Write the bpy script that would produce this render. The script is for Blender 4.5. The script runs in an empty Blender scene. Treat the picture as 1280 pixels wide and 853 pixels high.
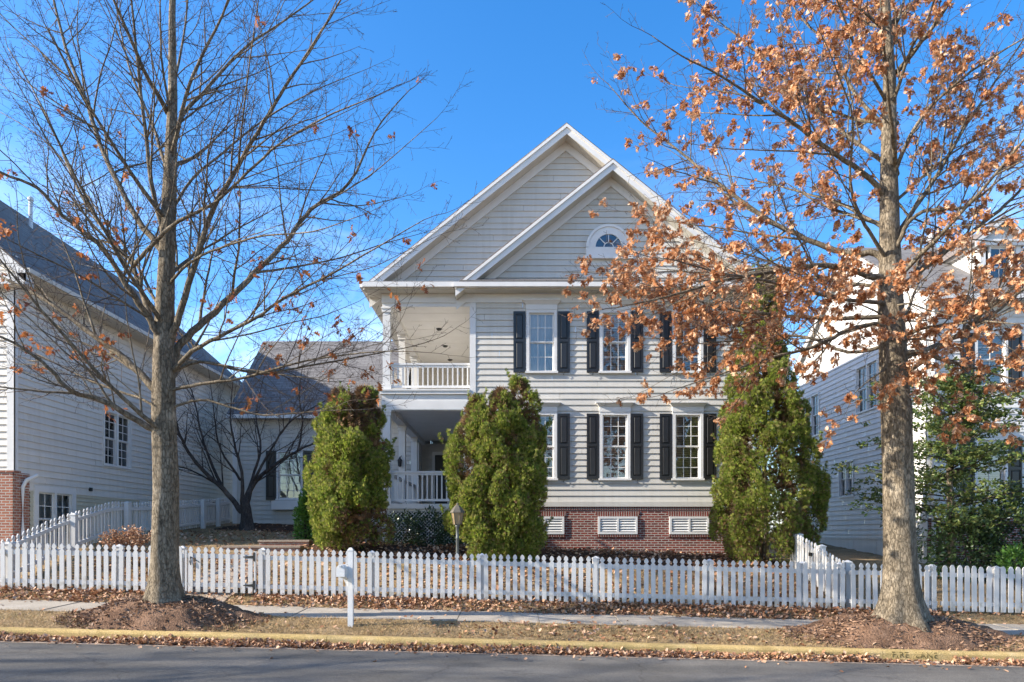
import bpy, math, random
import numpy as np
from mathutils import Vector, Matrix

R = math.radians
C = bpy.context.scene.collection
SC = bpy.context.scene
random.seed(7)
rng = np.random.default_rng(7)

# ------------------------------------------------------------------ camera, sky, sun, exposure
CAM_Z = 1.9
F, CX, HY = 853.0, 640.0, 667.0            # focal length, centre and horizon of the photograph in its pixels
cd = bpy.data.cameras.new('camera')
cam = bpy.data.objects.new('camera', cd)
C.objects.link(cam)
cam.location = (0, 0, CAM_Z)
cam.rotation_euler = (R(90), 0, 0)
cd.sensor_width = 36
cd.lens = 36 * F / 1280
cd.shift_y = (HY - 426.5) / 1280
cd.clip_start = 0.05
cd.clip_end = 3000
SC.camera = cam

SUN_EL = R(28.0)
SUN_AZ = R(258.0)                            # compass angle of the sun, clockwise from +Y
sun_dir = Vector((math.sin(SUN_AZ) * math.cos(SUN_EL), math.cos(SUN_AZ) * math.cos(SUN_EL), math.sin(SUN_EL)))

W = bpy.data.worlds.new('World')
SC.world = W
W.use_nodes = True
wn, wl = W.node_tree.nodes, W.node_tree.links
bg = wn['Background']
sky = wn.new('ShaderNodeTexSky')
sky.sky_type = 'NISHITA'
sky.sun_disc = False
sky.sun_elevation = SUN_EL
sky.sun_rotation = SUN_AZ
sky.air_density = 1.0
sky.dust_density = 0.9
sky.ozone_density = 2.5
sky.altitude = 50
# thin wisps of cloud high in the air
tc = wn.new('ShaderNodeTexCoord')
mp = wn.new('ShaderNodeMapping'); mp.inputs['Scale'].default_value = (2.2, 2.2, 6.0)
wl.new(tc.outputs['Generated'], mp.inputs['Vector'])
nz = wn.new('ShaderNodeTexNoise'); nz.inputs['Scale'].default_value = 1.6; nz.inputs['Detail'].default_value = 7; nz.inputs['Roughness'].default_value = .62; nz.inputs['Distortion'].default_value = .5
wl.new(mp.outputs[0], nz.inputs['Vector'])
rmp = wn.new('ShaderNodeValToRGB'); rmp.color_ramp.elements[0].position = .46; rmp.color_ramp.elements[1].position = .78
rmp.color_ramp.elements[1].color = (.55, .55, .55, 1)
wl.new(nz.outputs[0], rmp.inputs[0])
hs = wn.new('ShaderNodeHueSaturation'); hs.inputs['Saturation'].default_value = 1.36; hs.inputs['Hue'].default_value = .504
wl.new(sky.outputs[0], hs.inputs['Color'])
mixc = wn.new('ShaderNodeMixRGB'); mixc.blend_type = 'MIX'
sep = wn.new('ShaderNodeSeparateXYZ'); wl.new(tc.outputs['Generated'], sep.inputs[0])
mr = wn.new('ShaderNodeMapRange'); mr.inputs['From Min'].default_value = .50; mr.inputs['From Max'].default_value = .12; wl.new(sep.outputs['Z'], mr.inputs['Value'])
ml = wn.new('ShaderNodeMath'); ml.operation = 'MULTIPLY'; wl.new(rmp.outputs[0], ml.inputs[0]); wl.new(mr.outputs[0], ml.inputs[1])
wl.new(ml.outputs[0], mixc.inputs[0]); wl.new(hs.outputs[0], mixc.inputs[1])
mixc.inputs[2].default_value = (7.5, 8.2, 9.2, 1)
wl.new(mixc.outputs[0], bg.inputs['Color'])
bg.inputs['Strength'].default_value = 0.15

sl = bpy.data.lights.new('sun', 'SUN')
sl.energy = 4.7; sl.angle = R(0.5); sl.color = (1.0, .92, .80)
so = bpy.data.objects.new('sun', sl); C.objects.link(so)
so.rotation_euler = sun_dir.to_track_quat('Z', 'Y').to_euler()
so.location = (-30, -8, 30)

SC.view_settings.view_transform = 'Standard'
SC.view_settings.look = 'None'
SC.view_settings.exposure = 1.25
SC.view_settings.gamma = 1
SC.view_settings.use_curve_mapping = False

# ------------------------------------------------------------------ materials
def nodes_of(m):
    m.use_nodes = True
    nt = m.node_tree
    return nt, nt.nodes, nt.links, nt.nodes['Principled BSDF']

def pm(name, col, rough=.6, spec=.3, var=.08, vscale=3.0, bump=0.0, bscale=60.0, metal=0.0, stretch=(1, 1, 1), col2=None, detail=5):
    m = bpy.data.materials.new(name)
    nt, n, l, p = nodes_of(m)
    p.inputs['Roughness'].default_value = rough
    p.inputs['Specular IOR Level'].default_value = spec
    p.inputs['Metallic'].default_value = metal
    t = n.new('ShaderNodeTexCoord'); mpn = n.new('ShaderNodeMapping'); mpn.inputs['Scale'].default_value = stretch
    l.new(t.outputs['Object'], mpn.inputs[0])
    nz = n.new('ShaderNodeTexNoise'); nz.inputs['Scale'].default_value = vscale; nz.inputs['Detail'].default_value = detail; nz.inputs['Roughness'].default_value = .65
    l.new(mpn.outputs[0], nz.inputs['Vector'])
    r = n.new('ShaderNodeValToRGB')
    r.color_ramp.elements[0].position = .3; r.color_ramp.elements[1].position = .7
    c2 = col2 if col2 else tuple(min(1, c * (1 + var)) for c in col)
    c1 = col if col2 else tuple(c * (1 - var) for c in col)
    r.color_ramp.elements[0].color = (*c1, 1); r.color_ramp.elements[1].color = (*c2, 1)
    l.new(nz.outputs[0], r.inputs[0]); l.new(r.outputs[0], p.inputs['Base Color'])
    if bump:
        nb = n.new('ShaderNodeTexNoise'); nb.inputs['Scale'].default_value = bscale; nb.inputs['Detail'].default_value = 4
        l.new(mpn.outputs[0], nb.inputs['Vector'])
        b = n.new('ShaderNodeBump'); b.inputs['Strength'].default_value = bump; b.inputs['Distance'].default_value = .02
        l.new(nb.outputs[0], b.inputs['Height']); l.new(b.outputs[0], p.inputs['Normal'])
    return m

def island_mat(name, cols, rough=.6, spec=.2, transl=.3, tint=None):
    """colour differs from leaf to leaf (random per island); some light passes through"""
    m = bpy.data.materials.new(name)
    nt, n, l, p = nodes_of(m)
    g = n.new('ShaderNodeNewGeometry')
    r = n.new('ShaderNodeValToRGB')
    cr = r.color_ramp
    for i in range(len(cols) - 2): cr.elements.new(.5)
    for i, c in enumerate(cols):
        cr.elements[i].position = i / (len(cols) - 1); cr.elements[i].color = (*c, 1)
    l.new(g.outputs['Random Per Island'], r.inputs[0])
    l.new(r.outputs[0], p.inputs['Base Color'])
    p.inputs['Roughness'].default_value = rough; p.inputs['Specular IOR Level'].default_value = spec
    if transl:
        tr = n.new('ShaderNodeBsdfTranslucent'); l.new(r.outputs[0], tr.inputs['Color'])
        mx = n.new('ShaderNodeMixShader'); mx.inputs[0].default_value = transl
        l.new(p.outputs[0], mx.inputs[1]); l.new(tr.outputs[0], mx.inputs[2])
        l.new(mx.outputs[0], n['Material Output'].inputs['Surface'])
    return m

def brick_mat(name, c1, c2, mortar, bw=.2, bh=.067, ms=.011, rot=False, axis='xz'):
    m = bpy.data.materials.new(name)
    nt, n, l, p = nodes_of(m)
    t = n.new('ShaderNodeTexCoord'); s = n.new('ShaderNodeSeparateXYZ'); l.new(t.outputs['Object'], s.inputs[0])
    a = n.new('ShaderNodeMath'); a.operation = 'ADD'; l.new(s.outputs[0], a.inputs[0]); l.new(s.outputs[1], a.inputs[1])
    cb = n.new('ShaderNodeCombineXYZ')
    l.new(a.outputs[0], cb.inputs[1 if rot else 0]); l.new(s.outputs[2], cb.inputs[0 if rot else 1])
    b = n.new('ShaderNodeTexBrick'); l.new(cb.outputs[0], b.inputs['Vector'])
    b.inputs['Scale'].default_value = 1; b.inputs['Brick Width'].default_value = bw; b.inputs['Row Height'].default_value = bh
    b.inputs['Mortar Size'].default_value = ms; b.inputs['Mortar Smooth'].default_value = .25; b.inputs['Bias'].default_value = -.1
    b.inputs['Color1'].default_value = (*c1, 1); b.inputs['Color2'].default_value = (*c2, 1); b.inputs['Mortar'].default_value = (*mortar, 1)
    if rot: b.offset = 0.0
    nz = n.new('ShaderNodeTexNoise'); nz.inputs['Scale'].default_value = 9; nz.inputs['Detail'].default_value = 6
    l.new(t.outputs['Object'], nz.inputs['Vector'])
    r = n.new('ShaderNodeValToRGB'); r.color_ramp.elements[0].color = (.6, .6, .6, 1); r.color_ramp.elements[1].color = (1.25, 1.2, 1.2, 1)
    l.new(nz.outputs[0], r.inputs[0])
    mx = n.new('ShaderNodeMixRGB'); mx.blend_type = 'MULTIPLY'; mx.inputs[0].default_value = .8
    l.new(b.outputs['Color'], mx.inputs[1]); l.new(r.outputs[0], mx.inputs[2])
    l.new(mx.outputs[0], p.inputs['Base Color'])
    bp = n.new('ShaderNodeBump'); bp.invert = True; bp.inputs['Strength'].default_value = .7; bp.inputs['Distance'].default_value = .012
    l.new(b.outputs['Fac'], bp.inputs['Height']); l.new(bp.outputs[0], p.inputs['Normal'])
    p.inputs['Roughness'].default_value = .85; p.inputs['Specular IOR Level'].default_value = .2
    return m

def shingle_mat(name, c1, c2, axis):
    """asphalt shingles in courses; axis = the horizontal direction of the courses"""
    m = bpy.data.materials.new(name)
    nt, n, l, p = nodes_of(m)
    t = n.new('ShaderNodeTexCoord'); s = n.new('ShaderNodeSeparateXYZ'); l.new(t.outputs['Object'], s.inputs[0])
    cb = n.new('ShaderNodeCombineXYZ'); l.new(s.outputs[axis], cb.inputs[0]); l.new(s.outputs[2], cb.inputs[1])
    b = n.new('ShaderNodeTexBrick'); l.new(cb.outputs[0], b.inputs['Vector'])
    b.inputs['Scale'].default_value = 1; b.inputs['Brick Width'].default_value = .3; b.inputs['Row Height'].default_value = .09
    b.inputs['Mortar Size'].default_value = .006; b.inputs['Bias'].default_value = 0
    b.inputs['Color1'].default_value = (*c1, 1); b.inputs['Color2'].default_value = (*c2, 1)
    b.inputs['Mortar'].default_value = tuple(x * .55 for x in c1) + (1,)
    nz = n.new('ShaderNodeTexNoise'); nz.inputs['Scale'].default_value = 40; nz.inputs['Detail'].default_value = 4
    l.new(t.outputs['Object'], nz.inputs['Vector'])
    r = n.new('ShaderNodeValToRGB'); r.color_ramp.elements[0].color = (.7, .7, .7, 1); r.color_ramp.elements[1].color = (1.3, 1.3, 1.3, 1)
    l.new(nz.outputs[0], r.inputs[0])
    mx = n.new('ShaderNodeMixRGB'); mx.blend_type = 'MULTIPLY'; mx.inputs[0].default_value = .7
    l.new(b.outputs['Color'], mx.inputs[1]); l.new(r.outputs[0], mx.inputs[2]); l.new(mx.outputs[0], p.inputs['Base Color'])
    bp = n.new('ShaderNodeBump'); bp.inputs['Strength'].default_value = .5; bp.inputs['Distance'].default_value = .015
    l.new(mx.outputs[0], bp.inputs['Height']); l.new(bp.outputs[0], p.inputs['Normal'])
    p.inputs['Roughness'].default_value = .9; p.inputs['Specular IOR Level'].default_value = .15
    return m

def glass_mat(name, tint=(.93, .95, .96)):
    m = bpy.data.materials.new(name)
    nt, n, l, p = nodes_of(m)
    n.remove(p)
    tr = n.new('ShaderNodeBsdfTransparent'); tr.inputs[0].default_value = (*tint, 1)
    gl = n.new('ShaderNodeBsdfGlossy'); gl.inputs['Roughness'].default_value = .015
    t = n.new('ShaderNodeTexCoord'); nz = n.new('ShaderNodeTexNoise'); nz.inputs['Scale'].default_value = 2.2
    l.new(t.outputs['Object'], nz.inputs['Vector'])
    bp = n.new('ShaderNodeBump'); bp.inputs['Strength'].default_value = .12; bp.inputs['Distance'].default_value = .02
    l.new(nz.outputs[0], bp.inputs['Height']); l.new(bp.outputs[0], gl.inputs['Normal'])
    fr = n.new('ShaderNodeFresnel'); fr.inputs['IOR'].default_value = 2.5
    mx = n.new('ShaderNodeMixShader'); l.new(fr.outputs[0], mx.inputs[0]); l.new(tr.outputs[0], mx.inputs[1]); l.new(gl.outputs[0], mx.inputs[2])
    l.new(mx.outputs[0], n['Material Output'].inputs['Surface'])
    return m

def bark_mat(name, dark, light, patch):
    m = bpy.data.materials.new(name)
    nt, n, l, p = nodes_of(m)
    t = n.new('ShaderNodeTexCoord'); mpn = n.new('ShaderNodeMapping'); mpn.inputs['Scale'].default_value = (1, 1, .22)
    l.new(t.outputs['Object'], mpn.inputs[0])
    nz = n.new('ShaderNodeTexNoise'); nz.inputs['Scale'].default_value = 22; nz.inputs['Detail'].default_value = 8; nz.inputs['Roughness'].default_value = .7
    l.new(mpn.outputs[0], nz.inputs['Vector'])
    v = n.new('ShaderNodeTexVoronoi'); v.inputs['Scale'].default_value = 26; v.feature = 'DISTANCE_TO_EDGE'
    mp2 = n.new('ShaderNodeMapping'); mp2.inputs['Scale'].default_value = (1, 1, .3)
    ad = n.new('ShaderNodeMixRGB'); ad.blend_type = 'ADD'; ad.inputs[0].default_value = .12
    l.new(t.outputs['Object'], ad.inputs[1]); l.new(nz.outputs['Color'], ad.inputs[2]); l.new(ad.outputs[0], mp2.inputs[0])
    l.new(mp2.outputs[0], v.inputs['Vector'])
    r = n.new('ShaderNodeValToRGB'); r.color_ramp.elements[0].position = .34; r.color_ramp.elements[1].position = .66
    r.color_ramp.elements[0].color = (*dark, 1); r.color_ramp.elements[1].color = (*light, 1)
    l.new(nz.outputs[0], r.inputs[0])
    n2 = n.new('ShaderNodeTexNoise'); n2.inputs['Scale'].default_value = 2.6; n2.inputs['Detail'].default_value = 3
    l.new(t.outputs['Object'], n2.inputs['Vector'])
    r2 = n.new('ShaderNodeValToRGB'); r2.color_ramp.elements[0].position = .55; r2.color_ramp.elements[1].position = .72
    l.new(n2.outputs[0], r2.inputs[0])
    mx = n.new('ShaderNodeMixRGB'); l.new(r2.outputs[0], mx.inputs[0]); l.new(r.outputs[0], mx.inputs[1]); mx.inputs[2].default_value = (*patch, 1)
    rv = n.new('ShaderNodeValToRGB'); rv.color_ramp.elements[0].color = (.5, .5, .5, 1); rv.color_ramp.elements[1].position = .12
    l.new(v.outputs[0], rv.inputs[0])
    mm = n.new('ShaderNodeMixRGB'); mm.blend_type = 'MULTIPLY'; mm.inputs[0].default_value = .8
    l.new(mx.outputs[0], mm.inputs[1]); l.new(rv.outputs[0], mm.inputs[2])
    l.new(mm.outputs[0], p.inputs['Base Color'])
    b1 = n.new('ShaderNodeBump'); b1.inputs['Strength'].default_value = .8; b1.inputs['Distance'].default_value = .025
    l.new(rv.outputs[0], b1.inputs['Height'])
    b2 = n.new('ShaderNodeBump'); b2.inputs['Strength'].default_value = .7; b2.inputs['Distance'].default_value = .02
    l.new(nz.outputs[0], b2.inputs['Height']); l.new(b1.outputs[0], b2.inputs['Normal']); l.new(b2.outputs[0], p.inputs['Normal'])
    p.inputs['Roughness'].default_value = .9; p.inputs['Specular IOR Level'].default_value = .15
    return m

def ground_mat(name, cols, scale=1.2, fine=45, bump=.5):
    m = bpy.data.materials.new(name)
    nt, n, l, p = nodes_of(m)
    t = n.new('ShaderNodeTexCoord')
    nz = n.new('ShaderNodeTexNoise'); nz.inputs['Scale'].default_value = scale; nz.inputs['Detail'].default_value = 9; nz.inputs['Roughness'].default_value = .7
    l.new(t.outputs['Object'], nz.inputs['Vector'])
    r = n.new('ShaderNodeValToRGB'); cr = r.color_ramp
    for i in range(len(cols) - 2): cr.elements.new(.5)
    for i, c in enumerate(cols):
        cr.elements[i].position = .3 + .4 * i / (len(cols) - 1); cr.elements[i].color = (*c, 1)
    l.new(nz.outputs[0], r.inputs[0])
    n2 = n.new('ShaderNodeTexNoise'); n2.inputs['Scale'].default_value = fine; n2.inputs['Detail'].default_value = 5
    l.new(t.outputs['Object'], n2.inputs['Vector'])
    r2 = n.new('ShaderNodeValToRGB'); r2.color_ramp.elements[0].position = .3; r2.color_ramp.elements[1].position = .7
    r2.color_ramp.elements[0].color = (.55, .55, .55, 1); r2.color_ramp.elements[1].color = (1.35, 1.35, 1.35, 1)
    l.new(n2.outputs[0], r2.inputs[0])
    mx = n.new('ShaderNodeMixRGB'); mx.blend_type = 'MULTIPLY'; mx.inputs[0].default_value = 1
    l.new(r.outputs[0], mx.inputs[1]); l.new(r2.outputs[0], mx.inputs[2]); l.new(mx.outputs[0], p.inputs['Base Color'])
    b = n.new('ShaderNodeBump'); b.inputs['Strength'].default_value = bump; b.inputs['Distance'].default_value = .03
    l.new(n2.outputs[0], b.inputs['Height']); l.new(b.outputs[0], p.inputs['Normal'])
    p.inputs['Roughness'].default_value = .95; p.inputs['Specular IOR Level'].default_value = .1
    return m

def siding_mat(name, col):
    """painted boards: tone changes slightly from board to board and with faint long streaks"""
    m = pm(name, col, .55, .3, .05, 1.0, stretch=(.35, .35, 5.8), detail=3)
    nt, n, l, p = nodes_of(m)
    base = p.inputs['Base Color'].links[0].from_socket
    g = n.new('ShaderNodeNewGeometry'); r = n.new('ShaderNodeValToRGB')
    r.color_ramp.elements[0].color = (.955, .955, .955, 1); r.color_ramp.elements[1].color = (1.03, 1.03, 1.03, 1)
    l.new(g.outputs['Random Per Island'], r.inputs[0])
    m1 = n.new('ShaderNodeMixRGB'); m1.blend_type = 'MULTIPLY'; m1.inputs[0].default_value = 1; l.new(base, m1.inputs[1]); l.new(r.outputs[0], m1.inputs[2])
    # faint run-down streaks of dirt
    t = n.new('ShaderNodeTexCoord'); mpn = n.new('ShaderNodeMapping'); mpn.inputs['Scale'].default_value = (4.5, 4.5, .35); l.new(t.outputs['Object'], mpn.inputs[0])
    nz = n.new('ShaderNodeTexNoise'); nz.inputs['Scale'].default_value = 1.6; nz.inputs['Detail'].default_value = 6; l.new(mpn.outputs[0], nz.inputs['Vector'])
    r2 = n.new('ShaderNodeValToRGB'); r2.color_ramp.elements[0].position = .3; r2.color_ramp.elements[1].position = .55; r2.color_ramp.elements[0].color = (.84, .83, .80, 1); l.new(nz.outputs[0], r2.inputs[0])
    m2 = n.new('ShaderNodeMixRGB'); m2.blend_type = 'MULTIPLY'; m2.inputs[0].default_value = .45; l.new(m1.outputs[0], m2.inputs[1]); l.new(r2.outputs[0], m2.inputs[2])
    l.new(m2.outputs[0], p.inputs['Base Color'])
    return m

MAT = {}
MAT['siding'] = siding_mat('cream_grey_siding', (.555, .53, .48))
MAT['siding_left'] = siding_mat('beige_grey_siding', (.66, .62, .56))
MAT['siding_cream'] = siding_mat('cream_siding', (.52, .48, .37))
MAT['siding_right'] = siding_mat('pale_grey_siding', (.68, .66, .63))
MAT['trim'] = pm('white_trim_paint', (.68, .665, .64), .45, .4, .06, 2)
def picket_mat():
    m = pm('weathered_white_picket', (.61, .60, .585), .45, .35, .05, 1.7)
    nt, n, l, p = nodes_of(m); base = p.inputs['Base Color'].links[0].from_socket
    t = n.new('ShaderNodeTexCoord'); s = n.new('ShaderNodeSeparateXYZ'); l.new(t.outputs['Object'], s.inputs[0])
    oi = n.new('ShaderNodeObjectInfo'); ad = n.new('ShaderNodeVectorMath'); ad.operation = 'ADD'; l.new(t.outputs['Object'], ad.inputs[0]); l.new(oi.outputs['Location'], ad.inputs[1])
    nz = n.new('ShaderNodeTexNoise'); nz.inputs['Scale'].default_value = 9; nz.inputs['Detail'].default_value = 5; l.new(ad.outputs[0], nz.inputs['Vector'])
    mr = n.new('ShaderNodeMapRange'); mr.inputs['From Min'].default_value = .0; mr.inputs['From Max'].default_value = .42; mr.inputs['To Min'].default_value = .62; mr.inputs['To Max'].default_value = .30; l.new(s.outputs['Z'], mr.inputs['Value'])
    gt = n.new('ShaderNodeMath'); gt.operation = 'SUBTRACT'; l.new(mr.outputs[0], gt.inputs[0]); l.new(nz.outputs[0], gt.inputs[1])
    m2 = n.new('ShaderNodeMapRange'); m2.inputs['From Min'].default_value = -.02; m2.inputs['From Max'].default_value = .2; m2.inputs['To Max'].default_value = .6; l.new(gt.outputs[0], m2.inputs['Value'])
    mx = n.new('ShaderNodeMixRGB'); l.new(m2.outputs[0], mx.inputs[0]); l.new(base, mx.inputs[1]); mx.inputs[2].default_value = (.30, .27, .20, 1)
    r = n.new('ShaderNodeValToRGB'); r.color_ramp.elements[0].color = (.88, .88, .87, 1); l.new(oi.outputs['Random'], r.inputs[0])
    m3 = n.new('ShaderNodeMixRGB'); m3.blend_type = 'MULTIPLY'; m3.inputs[0].default_value = 1; l.new(mx.outputs[0], m3.inputs[1]); l.new(r.outputs[0], m3.inputs[2])
    l.new(m3.outputs[0], p.inputs['Base Color']); return m
MAT['picket'] = picket_mat()
MAT['fence'] = pm('white_fence_vinyl', (.61, .60, .585), .4, .4, .05, 1.7)
MAT['soffit'] = pm('cream_soffit', (.56, .53, .47), .6, .3, .05, 4)
MAT['shutter'] = pm('black_shutter_paint', (.016, .016, .018), .32, .5, .1, 4)
MAT['roof_x'] = shingle_mat('grey_shingles', (.15, .14, .135), (.22, .208, .198), 0)
MAT['roof_y'] = shingle_mat('dark_grey_shingles', (.165, .138, .125), (.235, .20, .178), 1)
MAT['brick'] = brick_mat('red_brown_brick', (.25, .062, .045), (.12, .034, .03), (.40, .37, .33))
MAT['brick_soldier'] = brick_mat('soldier_course_brick', (.21, .05, .04), (.13, .035, .03), (.36, .33, .29), bw=.24, bh=.067, rot=True)
MAT['brick_orange'] = brick_mat('orange_brick', (.38, .15, .09), (.27, .10, .07), (.42, .38, .33))
MAT['brick_paver'] = brick_mat('paver_brick', (.36, .19, .14), (.27, .13, .10), (.32, .28, .24))
MAT['glass'] = glass_mat('window_glass')
MAT['blind'] = pm('white_blind', (.62, .61, .58), .6, .3, .04, 6)
MAT['curtain'] = pm('sheer_curtain', (.56, .60, .64), .8, .2, .12, 9, stretch=(4, 4, .3))
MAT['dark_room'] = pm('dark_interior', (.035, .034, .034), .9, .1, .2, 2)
MAT['dark_door'] = pm('dark_door_paint', (.012, .012, .013), .35, .4, .1, 3)
MAT['iron'] = pm('black_iron', (.018, .018, .018), .45, .5, .15, 14)
MAT['pipe'] = pm('pale_metal_pipe', (.55, .56, .57), .4, .5, .06, 5)
MAT['lamp_glass'] = pm('amber_lamp_glass', (.30, .22, .125), .25, .5, .1, 12)

def asphalt_mat():
    m = ground_mat('asphalt', [(.130, .121, .108), (.160, .149, .134), (.190, .178, .160)], .8, 170, .4)
    nt, n, l, p = nodes_of(m)
    base = p.inputs['Base Color'].links[0].from_socket
    t = n.new('ShaderNodeTexCoord')
    # worn wheel bands along the road
    mpn = n.new('ShaderNodeMapping'); mpn.inputs['Scale'].default_value = (.06, 1.1, 1); l.new(t.outputs['Object'], mpn.inputs[0])
    nz = n.new('ShaderNodeTexNoise'); nz.inputs['Scale'].default_value = 1.5; nz.inputs['Detail'].default_value = 6; l.new(mpn.outputs[0], nz.inputs['Vector'])
    r = n.new('ShaderNodeValToRGB'); r.color_ramp.elements[0].position = .35; r.color_ramp.elements[1].position = .65
    r.color_ramp.elements[0].color = (.82, .82, .82, 1); r.color_ramp.elements[1].color = (1.14, 1.13, 1.12, 1); l.new(nz.outputs[0], r.inputs[0])
    m1 = n.new('ShaderNodeMixRGB'); m1.blend_type = 'MULTIPLY'; m1.inputs[0].default_value = 1; l.new(base, m1.inputs[1]); l.new(r.outputs[0], m1.inputs[2])
    # aggregate: pale and dark stones
    v = n.new('ShaderNodeTexVoronoi'); v.inputs['Scale'].default_value = 75; l.new(t.outputs['Object'], v.inputs['Vector'])
    r2 = n.new('ShaderNodeValToRGB'); r2.color_ramp.elements[0].color = (.62, .62, .62, 1); r2.color_ramp.elements[1].color = (1.5, 1.48, 1.42, 1); l.new(v.outputs['Color'], r2.inputs[0])
    m2 = n.new('ShaderNodeMixRGB'); m2.blend_type = 'MULTIPLY'; m2.inputs[0].default_value = .6; l.new(m1.outputs[0], m2.inputs[1]); l.new(r2.outputs[0], m2.inputs[2])
    # cracks
    n3 = n.new('ShaderNodeTexNoise'); n3.inputs['Scale'].default_value = 2.5; n3.inputs['Detail'].default_value = 5; l.new(t.outputs['Object'], n3.inputs['Vector'])
    ad = n.new('ShaderNodeMixRGB'); ad.blend_type = 'ADD'; ad.inputs[0].default_value = .5; l.new(t.outputs['Object'], ad.inputs[1]); l.new(n3.outputs['Color'], ad.inputs[2])
    v2 = n.new('ShaderNodeTexVoronoi'); v2.feature = 'DISTANCE_TO_EDGE'; v2.inputs['Scale'].default_value = .42; l.new(ad.outputs[0], v2.inputs['Vector'])
    r3 = n.new('ShaderNodeValToRGB'); r3.color_ramp.elements[0].color = (.35, .35, .35, 1); r3.color_ramp.elements[1].position = .010; l.new(v2.outputs[0], r3.inputs[0])
    m3 = n.new('ShaderNodeMixRGB'); m3.blend_type = 'MULTIPLY'; m3.inputs[0].default_value = .4; l.new(m2.outputs[0], m3.inputs[1]); l.new(r3.outputs[0], m3.inputs[2])
    l.new(m3.outputs[0], p.inputs['Base Color']); return m
MAT['asphalt'] = asphalt_mat()
MAT['concrete'] = ground_mat('sidewalk_concrete', [(.30, .26, .21), (.37, .325, .265), (.43, .385, .325)], 1.3, 90, .2)
MAT['gutter_concrete'] = ground_mat('gutter_concrete', [(.30, .24, .19), (.40, .32, .25)], 2, 70, .2)
MAT['curb'] = ground_mat('yellow_curb_paint', [(.34, .24, .10), (.48, .34, .14), (.52, .385, .20)], 3, 60, .2)
MAT['stencil'] = pm('worn_dark_stencil_paint', (.12, .09, .035), .8, .1, .3, 30)
MAT['ground'] = ground_mat('dry_lawn', [(.15, .11, .055), (.26, .18, .095), (.34, .24, .135), (.19, .15, .065)], .9, 38, .8)
MAT['mulch'] = ground_mat('mulch_bed', [(.045, .026, .017), (.085, .046, .028), (.13, .075, .045)], 2.5, 40, .9)
MAT['mulch_red'] = ground_mat('bark_mulch', [(.09, .052, .034), (.19, .112, .070), (.30, .185, .12)], 3, 42, 1.0)
MAT['bark'] = bark_mat('oak_bark', (.12, .095, .066), (.30, .245, .175), (.37, .31, .23))
MAT['bark_dark'] = bark_mat('cherry_bark', (.045, .036, .032), (.12, .10, .09), (.15, .125, .11))
MAT['twig'] = pm('twig_bark', (.095, .074, .062), .85, .15, .3, 8)
MAT['oak_leaf'] = island_mat('dry_oak_leaf', [(.26, .10, .042), (.50, .225, .10), (.62, .34, .18), (.76, .54, .36), (.55, .255, .11), (.36, .13, .055), (.60, .29, .12)], transl=.35)
MAT['oak_leaf_orange'] = island_mat('orange_oak_leaf', [(.36, .12, .04), (.46, .18, .06), (.24, .08, .05)], transl=.4)
MAT['litter'] = island_mat('fallen_leaf', [(.15, .065, .035), (.34, .165, .085), (.48, .28, .165), (.60, .40, .265), (.24, .10, .05)], transl=.1)
MAT['grass'] = island_mat('dry_grass_blade', [(.38, .255, .13), (.50, .35, .19), (.30, .205, .10), (.22, .185, .075)], transl=.2)
MAT['arbor'] = island_mat('arborvitae_spray', [(.05, .09, .016), (.31, .37, .055), (.14, .21, .035), (.46, .47, .11), (.28, .24, .11), (.11, .18, .03), (.38, .41, .075)], transl=.4)
MAT['arbor_brown'] = island_mat('dead_spray', [(.16, .09, .045), (.25, .155, .085), (.11, .07, .04)], transl=.2)
MAT['core'] = pm('inner_shade_foliage', (.030, .032, .012), .9, .1, .3, 6)
MAT['holly'] = island_mat('dark_holly_leaf', [(.022, .045, .014), (.045, .085, .025), (.075, .12, .04), (.03, .05, .02)], rough=.35, spec=.5, transl=.1)
MAT['bright_leaf'] = island_mat('bright_green_leaf', [(.07, .17, .03), (.12, .25, .045), (.16, .27, .06)], rough=.4, spec=.4, transl=.25)
MAT['ever'] = island_mat('loose_evergreen_leaf', [(.045, .085, .026), (.10, .16, .04), (.19, .23, .055), (.07, .11, .035), (.26, .25, .07)], rough=.45, spec=.4, transl=.25)

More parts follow.
